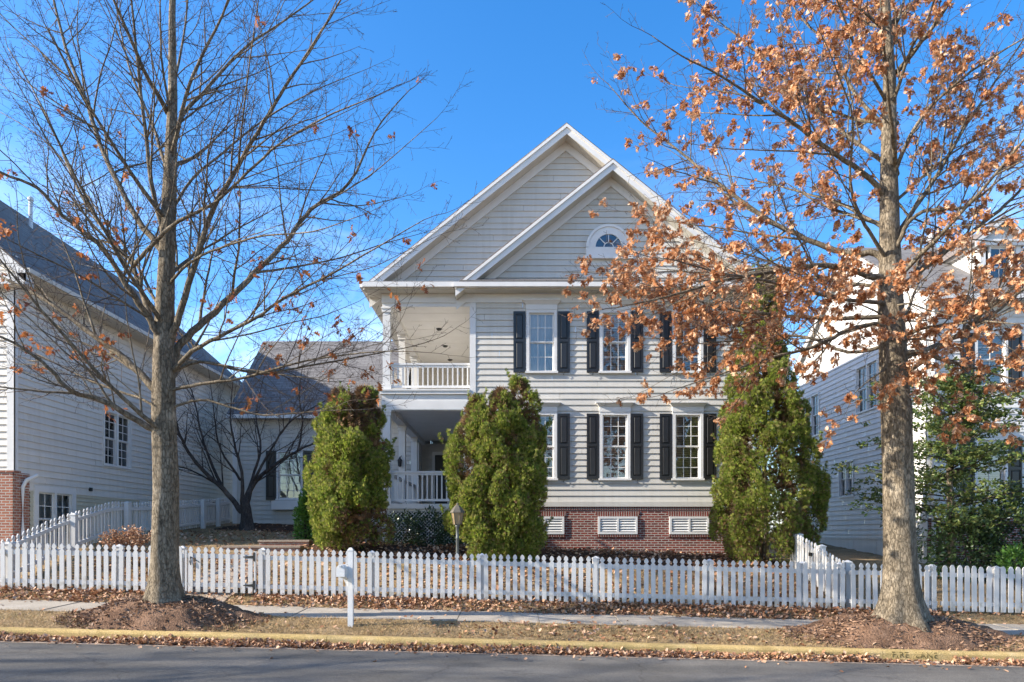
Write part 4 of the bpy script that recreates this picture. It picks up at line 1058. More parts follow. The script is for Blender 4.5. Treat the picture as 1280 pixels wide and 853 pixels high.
rt, f_, g_ = fence('sunlit white picket fence running back beside the tall conical evergreen', (6.90, FYY + .1), (6.90, 16.9), 'gothic', -1, 19, [.12, 1.3, 2.5])
m = M(); m.fbox(f_, 1.5, 1.62, .03, .07, g_(1.5) + .62, g_(1.5) + .7); m.build('latch', MAT['iron'], rt)
# gate
def gate():
    x0, x1 = -6.66, -5.28; L = x1 - x0
    root, f, g = fence('closed white picket gate with black strap hinges and hanging latch', (x0, FYY), (x1, FYY), 'gothic', 1, 9, [], lat='gate', name='picket_gate', y_lift=.06, group=None, hscale=.93)
    m = M(); P = f.P
    m.prism([P(.06, -.028, g(0) + .20), P(.16, -.028, g(0) + .20), P(L - .06, -.028, g(L) + .69), P(L - .16, -.028, g(L) + .69)], (0, .022, 0)); m.build('brace', MAT['fence'], root)
    m = M()
    m.fbox(f, -.03, .0, -.03, .036, g(0) + .02, g(0) + .86); m.build('gate_stile', MAT['fence'], root)
    m = M(); m.fbox(f, L, L + .03, -.03, .036, g(L) + .02, g(L) + .86); m.build('gate_stile', MAT['fence'], root)
    for z in (.74, .16):
        m = M(); a = g(L) + z
        m.fbox(f, L - .015, L + .022, .037, .047, a - .08, a + .10)
        m.prism([P(L - .016, .040, a - .022), P(L - .016, .040, a + .035), P(L - .22, .040, a + .014), P(L - .22, .040, a + .0)], (0, -.006, 0))
        m.build('hinge', MAT['iron'], root)
    m = M(); a = g(0)
    m.tube([P(.09, .05, a + .72), P(.075, .06, a + .64), P(.10, .06, a + .55)], [.012, .014, .010], 6)
    m.tube([P(.09, .05, a + .72), P(.27, .045, a + .60)], [.006, .006], 5)
    m.build('latch', MAT['iron'], root)
gate()

# ------------------------------------------------------------------ mailbox and post lamp
def mailbox():
    x, y = -2.80, 11.85; g = gzf(x, y)
    r = thing('mailbox', 'white mailbox on a white square post beside the kerb', 'mailbox', (x, y, g))
    m = M(); a = .044; m.box(x - a, x + a, y - a, y + a, g - .1, g + 1.30); m.box(x - a - .004, x + a + .004, y - a - .004, y + a + .004, g + 1.301, g + 1.322)
    m.hexa([(x - a, y - a, g + 1.3221), (x + a, y - a, g + 1.3221), (x + a, y + a, g + 1.3221), (x - a, y + a, g + 1.3221), (x - .02, y - .02, g + 1.355), (x + .02, y - .02, g + 1.355), (x + .02, y + .02, g + 1.355), (x - .02, y + .02, g + 1.355)])
    m.build('post', MAT['trim'], r)
    bx = x - .112; w = .068; z0 = g + .87
    prof = [(-w, z0), (w, z0), (w, z0 + .13)] + [(w * math.cos(math.pi * i / 12), z0 + .13 + w * math.sin(math.pi * i / 12)) for i in range(1, 12)] + [(-w, z0 + .13)]
    m = M(); m.prism([(bx + p, y - .26, q) for p, q in prof], (0, .46, 0)); b = m.build('box', MAT['trim'], r)
    m = M(); m.prism([(bx + p * 1.05, y - .275, z0 - .004 + (q - z0) * 1.03) for p, q in prof], (0, .014, 0)); d = m.build('door', MAT['trim'], b)
    m = M(); m.fbox(Frame(bx, y - .275, (1, 0), (0, -1)), -.014, .014, 0, .022, z0 + .165, z0 + .19); m.build('handle', MAT['pipe'], b)
    m = M(); m.box(bx - .05, x - a - .001, y - .16, y + .12, z0 - .03, z0 - .002)
    m.prism([(x - a - .002, y - .02, z0 - .031), (bx - .03, y - .02, z0 - .031), (x - a - .002, y - .02, z0 - .20)], (0, .04, 0)); m.build('bracket', MAT['trim'], r)
    m = M(); m.box(x + a + .001, x + a + .03, y - .10, y - .06, z0 - .22, z0 - .05); m.build('flag', MAT['pipe'], r)
mailbox()
def post_lamp():
    x, y = -1.215, 15.2; g = gzf(x, y)
    r = thing('post_lamp', 'garden lamp with amber glass on a slim grey post before the broad evergreen', 'lamp', (x, y, g))
    m = M(); m.lathe(x, y, [(.06, g - .1), (.06, g + .04), (.036, g + .07), (.034, g + .95), (.045, g + .96), (.034, g + .98), (.034, 2.04), (.05, 2.05), (.05, 2.09)], 14); m.build('post', pm('grey_green_post_paint', (.14, .15, .14), .5, .4, .1, 6), r, smooth=True)
    m = M(); m.lathe(x, y, [(.085, 2.10), (.135, 2.36)], 6); lg = m.build('lamp_glass', MAT['lamp_glass'], r)
    m = M()
    m.lathe(x, y, [(.055, 2.085), (.095, 2.10), (.09, 2.11)], 6); m.lathe(x, y, [(.165, 2.36), (.16, 2.385), (.10, 2.47), (.05, 2.52), (.03, 2.53), (.03, 2.56), (.0, 2.59)], 6)
    for k in range(6):
        a = math.pi * k / 3; c, s = math.cos(a), math.sin(a)
        m.tube([(x + .088 * c, y + .088 * s, 2.10), (x + .138 * c, y + .138 * s, 2.365)], [.009, .009], 5)
    m.build('lamp_frame', pm('weathered_bronze', (.12, .105, .08), .5, .4, .2, 14), r)
post_lamp()
# ------------------------------------------------------------------ leaves and plants
def unit(a): return a / (np.linalg.norm(a, axis=-1, keepdims=True) + 1e-9)
def basis(d, roll=None):
    """columns: along d, across, normal; random roll about d"""
    d = unit(d); r = unit(rng.normal(0, 1, d.shape)) if roll is None else roll
    x = unit(np.cross(d, r)); n = np.cross(x, d); return x, d, n
def inst(TV, TF, pos, ex, ey, ez, sc):
    N = len(pos); sc = np.broadcast_to(np.asarray(sc, float), (N,))[:, None, None]
    V = (TV[None, :, 0:1] * ex[:, None, :] + TV[None, :, 1:2] * ey[:, None, :] + TV[None, :, 2:3] * ez[:, None, :]) * sc + pos[:, None, :]
    k = len(TV); Fa = TF[None] + (np.arange(N) * k)[:, None, None]
    return V.reshape(-1, 3), Fa.reshape(-1, TF.shape[1])
def tpl_oak():
    prof = [(0, .0), (.14, .05), (.28, .34), (.36, .09), (.56, .46), (.64, .10), (.80, .30), (1, .0)]
    n = len(prof); V = []
    for i, (y, w) in enumerate(prof):
        c = .10 * math.sin(y * 3.0)
        V += [(0, y, c - .04), (w, y + .07 * (w > .2), c + w * .28), (-w, y + .07 * (w > .2), c + w * .28)]
    Fq = []
    for i in range(n - 1):
        a, b = 3 * i, 3 * i + 3
        Fq += [(a, a + 1, b + 1, b), (a, b, b + 2, a + 2)]
    return np.array(V), np.array(Fq)
OAK = tpl_oak()
LEAF = (np.array([(0, 0, 0), (.26, .45, .10), (0, 1, .05), (-.26, .5, .12), (0, .5, 0)], float), np.array([(0, 1, 2, 4), (0, 4, 2, 3)]))
CURL = (np.array([(0, 0, .10), (.34, .35, .22), (.22, .8, .16), (0, 1, .22), (-.22, .75, .2), (-.36, .4, .14), (0, .5, 0)], float), np.array([(0, 1, 2, 6), (6, 2, 3, 4), (0, 6, 4, 5)]))
def spray_tpl(k=5, w=.07):
    V, Fq = [], []
    for i in range(k):
        a = (i - (k - 1) / 2) * .42; L = 1 - .10 * abs(i - (k - 1) / 2)
        d = np.array((math.sin(a), math.cos(a), .0)); q = np.array((math.cos(a), -math.sin(a), 0)); b = len(V)
        V += [tuple(d * .0), tuple(d * L * .55 + q * w + (0, 0, .05)), tuple(d * L + (0, 0, .02 * (i % 2))), tuple(d * L * .5 - q * w + (0, 0, -.04))]
        Fq.append((b, b + 1, b + 2, b + 3))
    # all fingers share the base vertex, so one spray is one island
    V = np.array(V); Fq = np.array(Fq); Fq[:, 0] = 0
    return V, Fq
SPRAY = spray_tpl()
EVL = (np.array([(0, 0, 0), (.17, .4, .03), (0, 1, 0), (-.17, .45, .05)], float), np.array([(0, 1, 2, 3)]))

def shrub_stems(root, base, tops, r0, name='stem', mat='bark_dark', n=7):
    m = M()
    for t in tops:
        b = Vector(base) + Vector((random.uniform(-.1, .1), random.uniform(-.1, .1), -.1)); t = Vector(t)
        pts = [b.lerp(t, s) + Vector((random.gauss(0, .04), random.gauss(0, .04), 0)) * (0 < s < 1) for s in (0, .3, .6, 1)]
        m.tube(pts, [r0, r0 * .8, r0 * .55, r0 * .2], n)
    return m.build(name, MAT[mat], root, smooth=True)

def arborvitae(label, cx, cy, z0, spires, nclump, per, seed, bottom=.0, brown=None, bare=None, group='clipped evergreens before the house'):
    """spires: list of (dx, dy, height, radius profile); foliage as clumps of flat upright sprays"""
    g = np.random.default_rng(seed)
    root = thing('arborvitae', label, 'evergreen', (cx, cy, z0), group)
    P, D, S = [], [], []
    tot = sum(s[2] * s[4] for s in spires)
    for (dx, dy, hgt, prof, rw) in spires:
        nc = int(nclump * hgt * rw / tot)
        tt = np.array([p[0] for p in prof]); rr = np.array([p[1] for p in prof])
        t = g.random(nc * 6); keep = g.random(nc * 6) < np.interp(t, tt, rr) / rr.max() + .12; t = t[keep][:nc]
        a = g.random(len(t)) * 2 * np.pi; R0 = np.interp(t, tt, rr)
        lob = (.13 + .24 * g.random(len(t))) * np.clip(.45 + R0 / rr.max() * .55, .45, 1)
        r = np.maximum(R0 * (1 + .08 * np.sin(3 * a + 9 * t) + .06 * np.sin(7 * a - 14 * t)) - lob * (.10 + 1.0 * g.random(len(t))), 0)
        cc = np.stack([cx + dx + r * np.cos(a), cy + dy + r * np.sin(a), z0 + t * hgt * .975], -1)
        out = np.stack([np.cos(a), np.sin(a), np.full_like(a, .35)], -1)
        for i in range(len(t)):
            if bare is not None and bare(cc[i], g): continue
            k = int(per * (lob[i] / .25) ** 1.6) + 16
            o = unit(out[i] * .7 + g.normal(0, .75, (k, 3)))
            P.append(cc[i] + o * (lob[i] * (.62 + .42 * g.random(k)))[:, None] * (1, 1, 1.35))
            D.append(o * .6 + (0, 0, .75) + g.normal(0, .25, (k, 3)))
            S.append(.045 + .055 * g.random(k))
            if g.random() < .45:                 # stray leading shoots
                ns = 22; tt_ = g.random(ns)[:, None]; tip = out[i] * g.uniform(.1, .6) + (0, 0, 1) + g.normal(0, .2, 3); tip /= np.linalg.norm(tip)
                P.append(cc[i] + out[i] * lob[i] * .7 + tip * (lob[i] * .8 + tt_ * g.uniform(.12, .30)) + g.normal(0, .018, (ns, 3))); D.append(np.tile(tip, (ns, 1)) + g.normal(0, .28, (ns, 3))); S.append(.045 + .05 * g.random(ns))
    P = np.concatenate(P); D = np.concatenate(D); S = np.concatenate(S)
    # sprays stand in upright planes
    roll = unit(np.stack([g.normal(0, 1, len(P)), g.normal(0, 1, len(P)), g.normal(0, .25, len(P))], -1))
    ex, ey, ez = basis(D, roll)
    if brown is not None:
        bm = brown(P, g)
        V, Fq = inst(*SPRAY, P[bm], ex[bm], ey[bm], ez[bm], S[bm])
        if len(V): mesh_np('dead_foliage', V, Fq, MAT['arbor_brown'], root)
        P, ex, ey, ez, S = P[~bm], ex[~bm], ey[~bm], ez[~bm], S[~bm]
    V, Fq = inst(*SPRAY, P, ex, ey, ez, S)
    mesh_np('foliage', V, Fq, MAT['arbor'], root)
    # brown inner twigs
    Q, DD = [], []
    for (dx, dy, hgt, prof, rw) in spires:
        k = int(3200 * hgt * rw / tot); t = (.16 if bare is not None and nclump < 320 else .03) + .84 * g.random(k); a = g.random(k) * 2 * np.pi
        r = np.interp(t, [p[0] for p in prof], [p[1] for p in prof]) * (.2 + .62 * g.random(k) ** .6)
        Q.append(np.stack([cx + dx + r * np.cos(a), cy + dy + r * np.sin(a), z0 + t * hgt * .97], -1)); DD.append(np.stack([np.cos(a), np.sin(a), .7 + 0 * a], -1) + g.normal(0, .4, (k, 3)))
    Q = np.concatenate(Q); DD = np.concatenate(DD); ex, ey, ez = basis(DD)
    V, Fq = inst(*SPRAY, Q, ex, ey, ez, .12 + .10 * g.random(len(Q)))
    mesh_np('inner_twigs', V, Fq, MAT['arbor_brown'], root)
    shrub_stems(root, (cx, cy, z0), [(cx + s[0], cy + s[1], z0 + s[2] * .8) for s in spires for _ in range(2)], .055, 'stem', 'bark')
    return root
col_prof = [(0, .55), (.06, .8), (.2, 1.0), (.5, 1.0), (.72, .90), (.85, .66), (.94, .36), (1, .08)]
def sc_prof(p, k): return [(a, b * k) for a, b in p]
y1 = 17.3; x1 = (437 - 640) * y1 / F; zb1 = gzf(x1, y1)
arborvitae('bushy round-topped evergreen with bare lower stems left of the porch', x1, y1, zb1,
           [(-.28, 0, 4.25, sc_prof(col_prof, .61), .7), (.32, .05, 4.3, sc_prof(col_prof, .61), .7), (.02, -.28, 4.05, sc_prof(col_prof, .66), .7)], 220, 330, 3,
           brown=lambda P, g: ((np.hypot(P[:, 0] - x1 - .42, (P[:, 2] - zb1 - 3.55) * .8) < .36) & (g.random(len(P)) < .75)) | ((P[:, 2] < zb1 + 1.1) & (P[:, 0] > x1 - .1) & (g.random(len(P)) < .55)),
           bare=lambda c, g: (c[2] < zb1 + 1.15 and c[0] > x1 - .05 and c[1] < y1 + .4 and g.random() < .72) or (c[2] < zb1 + .3))
y2 = 17.0; x2 = (622 - 640) * y2 / F; zb2 = gzf(x2, y2)
arborvitae('broad evergreen with three blunt tops behind the lamp, between porch and windows', x2, y2, zb2,
           [(-.55, 0, 4.15, sc_prof(col_prof, .62), .7), (.08, -.18, 4.3, sc_prof(col_prof, .70), .8), (.52, .05, 4.6, sc_prof(col_prof, .64), .7)], 250, 330, 5,
           brown=lambda P, g: g.random(len(P)) < .05, bare=lambda c, g: c[2] < zb2 + .5 and c[0] < x2 - .5)
y3 = 17.7; x3 = (955 - 640) * y3 / F; zb3 = gzf(x3, y3)
cone = [(0, .75), (.05, .98), (.14, 1.17), (.3, 1.16), (.45, .98), (.6, .72), (.7, .54), (.8, .44), (.9, .38), (.97, .27), (1, .12)]
arborvitae('tall conical evergreen at the right corner of the cream house', x3, y3, zb3,
           [(0, 0, 7.75, cone, 1.0)], 310, 310, 9, brown=lambda P, g: g.random(len(P)) < .06 + .18 * (P[:, 2] < zb3 + 1.4), bare=lambda c, g: c[2] < zb3 + .15)

def leaf_bush(name, label, cat, blobs, n, mat, size, tpl=EVL, stems=True, seed=1, group=None):
    """blobs: (x, y, z, rx, ry, rz); leaves spread through their outer volume"""
    g = np.random.default_rng(seed); b0 = blobs[0]; zg = gzf(b0[0], b0[1])
    root = thing(name, label, cat, (b0[0], b0[1], zg), group)
    vol = np.array([b[3] * b[4] * b[5] for b in blobs]) ** .67; vol /= vol.sum(); P, D = [], []
    for b, v in zip(blobs, vol):
        k = int(n * v); d = unit(g.normal(0, 1, (k, 3))); r = (1 - .5 * g.random(k) ** 1.6)[:, None] * (1 + .12 * np.sin(d[:, :1] * 9 + d[:, 2:] * 7))
        P.append(np.array(b[:3]) + d * r * np.array(b[3:])); D.append(d + (0, 0, .35) + g.normal(0, .6, (k, 3)))
    P = np.concatenate(P); D = np.concatenate(D); ok = P[:, 2] > gz(P[:, 0], P[:, 1]) + .01; P, D = P[ok], D[ok]
    ex, ey, ez = basis(D); V, Fq = inst(*tpl, P, ex, ey, ez, size * (.7 + .6 * g.random(len(P))))
    mesh_np('foliage', V, Fq, MAT[mat], root)
    if stems: shrub_stems(root, (b0[0], b0[1], zg), [(b[0] + random.uniform(-.4, .4) * b[3], b[1] + random.uniform(-.4, .4) * b[4], b[2] + .5 * b[5]) for b in blobs for _ in range(4)], .018, 'stem', 'bark_dark', 5)
    return root
leaf_bush('holly_shrub', 'dark green low holly shrub in front of the porch lattice', 'shrub', [(-3.0, 18.6, 1.85, .55, .45, .62), (-2.3, 18.65, 1.9, .6, .45, .66), (-1.65, 18.7, 1.75, .45, .4, .5)], 5200, 'holly', .085, seed=2)
leaf_bush('laurel_bush', 'small bright green bush at the left foot of the bushy evergreen', 'shrub', [(-5.70, 18.9, 2.15, .30, .3, .75), (-5.6, 18.8, 2.7, .22, .2, .45)], 2600, 'bright_leaf', .10, tpl=LEAF, seed=4)
leaf_bush('laurel_bush', 'wide dark glossy bush low behind the pointed picket fence at the right edge', 'shrub', [(10.9, 16.4, 1.5, .85, .5, .95), (12.1, 16.6, 1.75, 1.0, .5, 1.2), (13.2, 16.4, 1.6, .8, .5, 1.0)], 9000, 'holly', .10, tpl=LEAF, seed=6)
leaf_bush('laurel_bush', 'light green bush sprig beside the slim brown trunk, behind the pointed pickets', 'shrub', [(11.45, 15.5, 1.25, .36, .3, .36)], 700, 'bright_leaf', .10, tpl=LEAF, seed=7)
leaf_bush('holly_shrub', 'dark holly shrub against the pale neighbour wall, right of the oak trunk', 'shrub', [(9.95, 17.3, 1.6, .42, .4, .8), (9.75, 17.3, 2.5, .34, .3, .75)], 2600, 'holly', .085, seed=8)
leaf_bush('laurel_bush', 'tiny yellow-green bush at the lower right foot of the conical evergreen', 'shrub', [(6.0, 16.35, 1.15, .28, .25, .32)], 700, 'bright_leaf', .06, seed=11) if False else None
# dry hydrangea behind the left fence
def dry_shrub():
    x, y = -8.75, 15.6; z = gzf(x, y); root = thing('hydrangea_shrub', 'dry brown hydrangea with faded heads behind the left picket fence', 'shrub', (x, y, z))
    m = M(); heads = []
    for i in range(34):
        a = random.uniform(0, 6.28); r = random.uniform(.1, .6); t = Vector((x + r * 1.3 * math.cos(a), y + r * .7 * math.sin(a), z + random.uniform(.45, .85))); b = Vector((x + random.uniform(-.2, .2), y + random.uniform(-.12, .12), z - .05))
        m.tube([b, b.lerp(t, .5) + Vector((0, 0, .08)), t], [.008, .006, .004], 4); heads.append(t)
    m.build('stem', MAT['twig'], root)
    P = np.concatenate([np.array(h) + rng.normal(0, .055, (34, 3)) for h in heads]); ex, ey, ez = basis(rng.normal(0, 1, P.shape) + (0, 0, .3))
    V, Fq = inst(*LEAF, P, ex, ey, ez, .05 + .04 * rng.random(len(P))); mesh_np('flower_head', V, Fq, MAT['litter'], root)
dry_shrub()

# ------------------------------------------------------------------ bare and leafy trees
class Tree:
    lt = 0.0
    def __init__(s, rnd): s.m = M(); s.t = M(); s.r = rnd; s.leaf = []
    def rv(s): return Vector((s.r.gauss(0, 1), s.r.gauss(0, 1), s.r.gauss(0, 1))).normalized()
    def limb(s, pts, r0, r1, lvl=0, leafy=0.0, maxl=3, dens=1.0, up=.25, first=.22, sub=True):
        """a limb through pts, with its side branches"""
        P = [Vector(p) for p in pts]
        # smooth (Catmull-Rom)
        Q = []
        for i in range(len(P) - 1):
            a, b, c, d = P[max(i - 1, 0)], P[i], P[i + 1], P[min(i + 2, len(P) - 1)]
            for k in range(4):
                t = k / 4; Q.append(.5 * ((2 * b) + (c - a) * t + (2 * a - 5 * b + 4 * c - d) * t * t + (3 * b - a - 3 * c + d) * t ** 3))
        Q.append(P[-1])
        Ls = [0]
        for i in range(1, len(Q)): Ls.append(Ls[-1] + (Q[i] - Q[i - 1]).length)
        L = Ls[-1]
        rad = [r0 + (r1 - r0) * (l / L) ** .85 for l in Ls]
        for i in range(1, len(Q) - 1): Q[i] = Q[i] + s.rv() * min(.02, rad[i] * .35)
        s.m.tube([Q[0] - (Q[1] - Q[0]).normalized() * r0 * .8] + Q, [r0 * .35] + rad, 10 if r0 > .05 else 7, cap=True)
        gap = (.25 if lvl == 0 else .20) / dens; l = L * first + s.r.uniform(0, gap); sd = 1
        while l < L * .99:
            i = max(j for j in range(len(Ls)) if Ls[j] <= l); i = min(i, len(Q) - 2)
            p = Q[i].lerp(Q[i + 1], (l - Ls[i]) / max(1e-6, Ls[i + 1] - Ls[i])); d = (Q[i + 1] - Q[i]).normalized(); rr = r0 + (r1 - r0) * (l / L) ** .85
            bl = (.35 + .42 * (L - l) ** .75) * s.r.uniform(.45, 1.35); bl = min(bl, 2.6)
            s.branch(p, d, bl, min(rr * .5, .006 + .0085 * bl), 1, leafy if lvl or l > s.lt * L else leafy * .1, maxl, up)
            l += gap * s.r.uniform(.5, 1.5)
        if lvl == 0 and sub:
            for _ in range(int(L / 1.05)):
                l = L * s.r.uniform(.12, .82); i = min(max(j for j in range(len(Ls)) if Ls[j] <= l), len(Q) - 2)
                d = (Q[i + 1] - Q[i]).normalized(); rr = r0 + (r1 - r0) * (l / L) ** .85
                nd = Matrix.Rotation(R(s.r.uniform(24, 48)), 3, d.cross(s.rv()).normalized()) @ d; nd.z += .12; nd.normalize()
                ln = min(3.4, (.7 + .62 * (L - l)) * s.r.uniform(.6, 1.15)); pts2 = [Q[i]]; dd = nd
                for k in range(4): dd = (dd + s.rv() * .13 + Vector((0, 0, .05))).normalized(); pts2.append(pts2[-1] + dd * ln / 4)
                s.limb(pts2, min(rr * .52, .010 + .008 * ln), .0045, 1, leafy if l > s.lt * L * .8 else leafy * .1, maxl, dens * .9, up, .15)
        s.branch(Q[-1], (Q[-1] - Q[-2]).normalized(), .9, r1 * .95, 1, leafy, maxl, up, straight=True)
    def branch(s, p, d, L, r, lvl, leafy, maxl, up, straight=False):
        if straight: nd = d.copy()
        else:
            ax = d.cross(s.rv()).normalized(); ang = R(s.r.uniform(32, 62)); nd = (Matrix.Rotation(ang, 3, ax) @ d); nd.z += up * .22; nd.normalize()
        n = 5 if lvl == 1 else (4 if lvl == 2 else 3)
        pts = [p]; q = p; dd = nd
        for i in range(n):
            dd = (dd + s.rv() * .16 + Vector((0, 0, up * .05))).normalized(); q = q + dd * (L / n); pts.append(q)
        rad = [max(.0024, r * (1 - .75 * i / n)) for i in range(n + 1)]
        (s.m if lvl == 1 and r > .012 else s.t).tube(pts, rad, 6 if r > .012 else (4 if lvl == 1 else 3), cap=False)
        if leafy and lvl >= 2 and s.r.random() < leafy:
            for i in range(1, n + 1):
                if s.r.random() < .85: s.leaf.append((pts[i], (pts[i] - pts[i - 1]).normalized()))
        if lvl < maxl:
            gap = (.15, .10)[lvl - 1]; k = max(1, int(L / gap))
            for j in range(k):
                t = (j + s.r.uniform(.3, .9)) / k
                if t < .12: continue
                i = min(int(t * n), n - 1); pp = pts[i].lerp(pts[i + 1], t * n - i)
                s.branch(pp, (pts[i + 1] - pts[i]).normalized(), L * s.r.uniform(.22, .48) * (1.15 - .6 * t), max(.003, rad[i] * .55), lvl + 1, leafy, maxl, up)
    def finish(s, name, label, cat, base, bark, twig, leaf=None, trunk=None, group=None, per=3, size=.13, droop=.5):
        root = thing(name, label, cat, base, group)
        if trunk: trunk.build('trunk', MAT[bark], root, smooth=True)
        s.m.build('limb', MAT[bark], root, smooth=True)
        if s.t.v: s.t.build('twig', MAT[twig], root)
        if leaf and s.leaf:
            P, D = [], []
            for p, d in s.leaf:
                for _ in range(s.r.choice((per - 1, per, per + 1))):
                    P.append(p + s.rv() * .035); D.append(d * .5 + s.rv() * .75 + Vector((0, 0, -droop)))
            P = np.array([tuple(v) for v in P]); D = np.array([tuple(v) for v in D]); ex, ey, ez = basis(D)
            V, Fq = inst(*OAK, P, ex, ey, ez, size * (.5 + .95 * rng.random(len(P)) ** 1.3))
            mesh_np('leaves', V, Fq, MAT[leaf], root); root['n'] = len(P)
        return root

def trunk_mesh(path, flare, roots, seed, n=40, up=0.0):
    """path: (x, y, z, r) up the trunk; flared, ridged foot"""
    g = random.Random(seed); m = M(); P = []
    for i in range(len(path) - 1):
        for k in range(6):
            t = k / 6; a, b = path[i], path[i + 1]; P.append([a[j] + (b[j] - a[j]) * t for j in range(4)])
    P.append(list(path[-1])); z0 = path[0][2]; ph = [g.uniform(0, 6.28) for _ in range(4)]
    for (x, y, z, r) in P:
        h = max(z - z0 - up, 0); fl = flare * math.exp(-h / .33)
        for j in range(n):
            a = 2 * math.pi * j / n
            rid = .5 + .5 * math.cos(roots * a + ph[0] + .6 * math.sin(2 * a + ph[1]))
            q = r * (1 + .03 * math.sin(5 * a + ph[2] + h * 1.5) + .02 * math.sin(9 * a + ph[3] - h * 2) + g.gauss(0, .008)) + fl * (.55 + .65 * rid) * (1 - .5 * max(0, -math.sin(a)))
            m.v.append((x + q * math.cos(a), y + q * math.sin(a), z))
    for i in range(len(P) - 1):
        for j in range(n):
            a, b = i * n + j, i * n + (j + 1) % n; m.f.append((a, b, b + n, a + n))
    return m

def from_px(pts, Y0, dy):
    """limb seen at these places of the photograph, leaning dy metres away from (or towards) the camera over its length"""
    ds = [0]
    for a, b in zip(pts[:-1], pts[1:]): ds.append(ds[-1] + math.hypot(b[0] - a[0], b[1] - a[1]))
    return [px(p[0], p[1], Y0 + dy * d / ds[-1]) for p, d in zip(pts, ds)]

def left_tree():
    rnd = random.Random(21); T = Tree(rnd); x0, Y0 = TL
    tp = [(205, 790, .222), (206, 700, .218), (207, 600, .208), (205, 520, .195), (205, 450, .178), (206, 380, .15), (210, 290, .125), (213, 210, .105), (216, 120, .075), (215, 20, .055), (219, -110, .035), (222, -220, .012)]
    path = [(*px(a, b, Y0), r) for a, b, r in tp]
    tr = trunk_mesh(path, .28, 5, 4, up=.30)
    L = [  # pixels, start radius, end radius, lean, leafiness
        ([(205, 545), (175, 528), (129, 502), (88, 489), (62, 461), (20, 430), (-40, 405)], .075, .015, -1.2, .035),
        ([(95, 492), (47, 489), (0, 484), (-50, 478)], .03, .010, -.6, .03),
        ([(205, 500), (190, 483), (157, 450), (108, 414), (62, 378), (0, 345), (-50, 320)], .085, .016, .9, .025),
        ([(205, 450), (200, 424), (184, 394), (164, 365), (144, 332), (125, 306), (79, 270), (47, 236), (0, 215), (-60, 180)], .075, .016, -1.6, .01),
        ([(200, 425), (183, 385), (170, 345), (166, 330), (144, 306), (115, 266), (92, 225), (70, 170), (40, 110), (10, 60)], .06, .012, 1.8, .01),
        ([(167, 332), (190, 307), (210, 286), (240, 268), (269, 253), (310, 215), (350, 180), (400, 150), (470, 120)], .045, .010, -2.0, .0),
        ([(208, 320), (180, 285), (150, 235), (125, 180), (105, 120), (82, 60), (65, -10), (50, -80)], .07, .015, 1.4, 0),
        ([(207, 300), (193, 250), (180, 150), (170, 60), (160, -50)], .055, .015, -1.0, 0),
        ([(210, 440), (220, 405), (236, 355), (262, 272), (290, 220), (323, 164), (350, 120), (375, 80), (412, 23), (450, -40)], .075, .012, -1.5, .0),
        ([(210, 470), (222, 437), (249, 407), (289, 371), (328, 332), (358, 302), (389, 262), (436, 230), (469, 164), (505, 120)], .085, .012, 1.6, .02),
        ([(210, 470), (240, 440), (285, 415), (320, 398), (360, 370), (410, 345), (470, 310), (530, 275)], .05, .008, -1.8, .03),
        ([(208, 470), (250, 452), (300, 463), (340, 465), (400, 455), (450, 446), (520, 432), (555, 420)], .04, .007, 1.2, .06),
        ([(208, 490), (250, 480), (300, 474), (340, 462), (400, 448), (470, 440), (520, 440)], .04, .007, -1.4, .06),
        ([(208, 512), (250, 500), (285, 508), (330, 519), (400, 514), (460, 512)], .032, .006, -.6, .06),
        ([(205, 520), (180, 500), (150, 490), (100, 470), (40, 440), (-20, 420)], .03, .008, 2.0, .06),
        ([(212, 225), (222, 155), (253, 117), (305, 61), (366, 19), (430, -30)], .055, .010, 1.5, 0),
        ([(213, 205), (232, 120), (253, 70), (285, 0), (300, -80)], .05, .012, -1.2, 0),
        ([(210, 270), (240, 225), (280, 190), (330, 150), (390, 115), (450, 90)], .035, .008, 2.2, 0),
        ([(208, 360), (235, 330), (275, 310), (330, 295), (390, 290), (450, 270)], .032, .007, -2.4, .02),
        ([(210, 215), (188, 150), (160, 80), (140, -20)], .04, .010, 1.8, 0),
        ([(214, 150), (202, 70), (200, -50)], .03, .01, -.8, 0), ([(216, 110), (232, 30), (240, -70)], .03, .01, .8, 0),
        ([(206, 400), (170, 330), (120, 260), (60, 180), (0, 140)], .035, .008, 2.8, 0),
        ([(206, 410), (165, 385), (110, 350), (50, 320), (-10, 290)], .030, .008, -2.4, .02),
    ]
    for p, r0, r1, dy, lf in L: T.limb(from_px(p, Y0, dy), r0 * .85, r1 * .8, 0, lf * .5, 3, .85, .22)
    for i in range(7):                          # limbs towards and away from the street
        z = 3.6 + i * .95; sg = 1 if i % 2 else -1; a = rnd.uniform(-.6, .6); ln = 3.6 - .25 * i
        b = Vector((x0 + .05, Y0, z)); d = Vector((math.sin(a), sg * math.cos(a), .75)).normalized()
        T.limb([b, b + d * ln * .35, b + d * ln * .7 + Vector((0, 0, .2)), b + d * ln + Vector((0, 0, .5))], .045, .009, 0, .01, 3, .8, .25)
    return T.finish('oak_tree', 'bare oak with a few orange leaves in front of the left fence', 'tree', (x0, Y0, .6), 'bark', 'twig', 'oak_leaf_orange', tr, size=.10, per=2, droop=.7)
LT = left_tree()

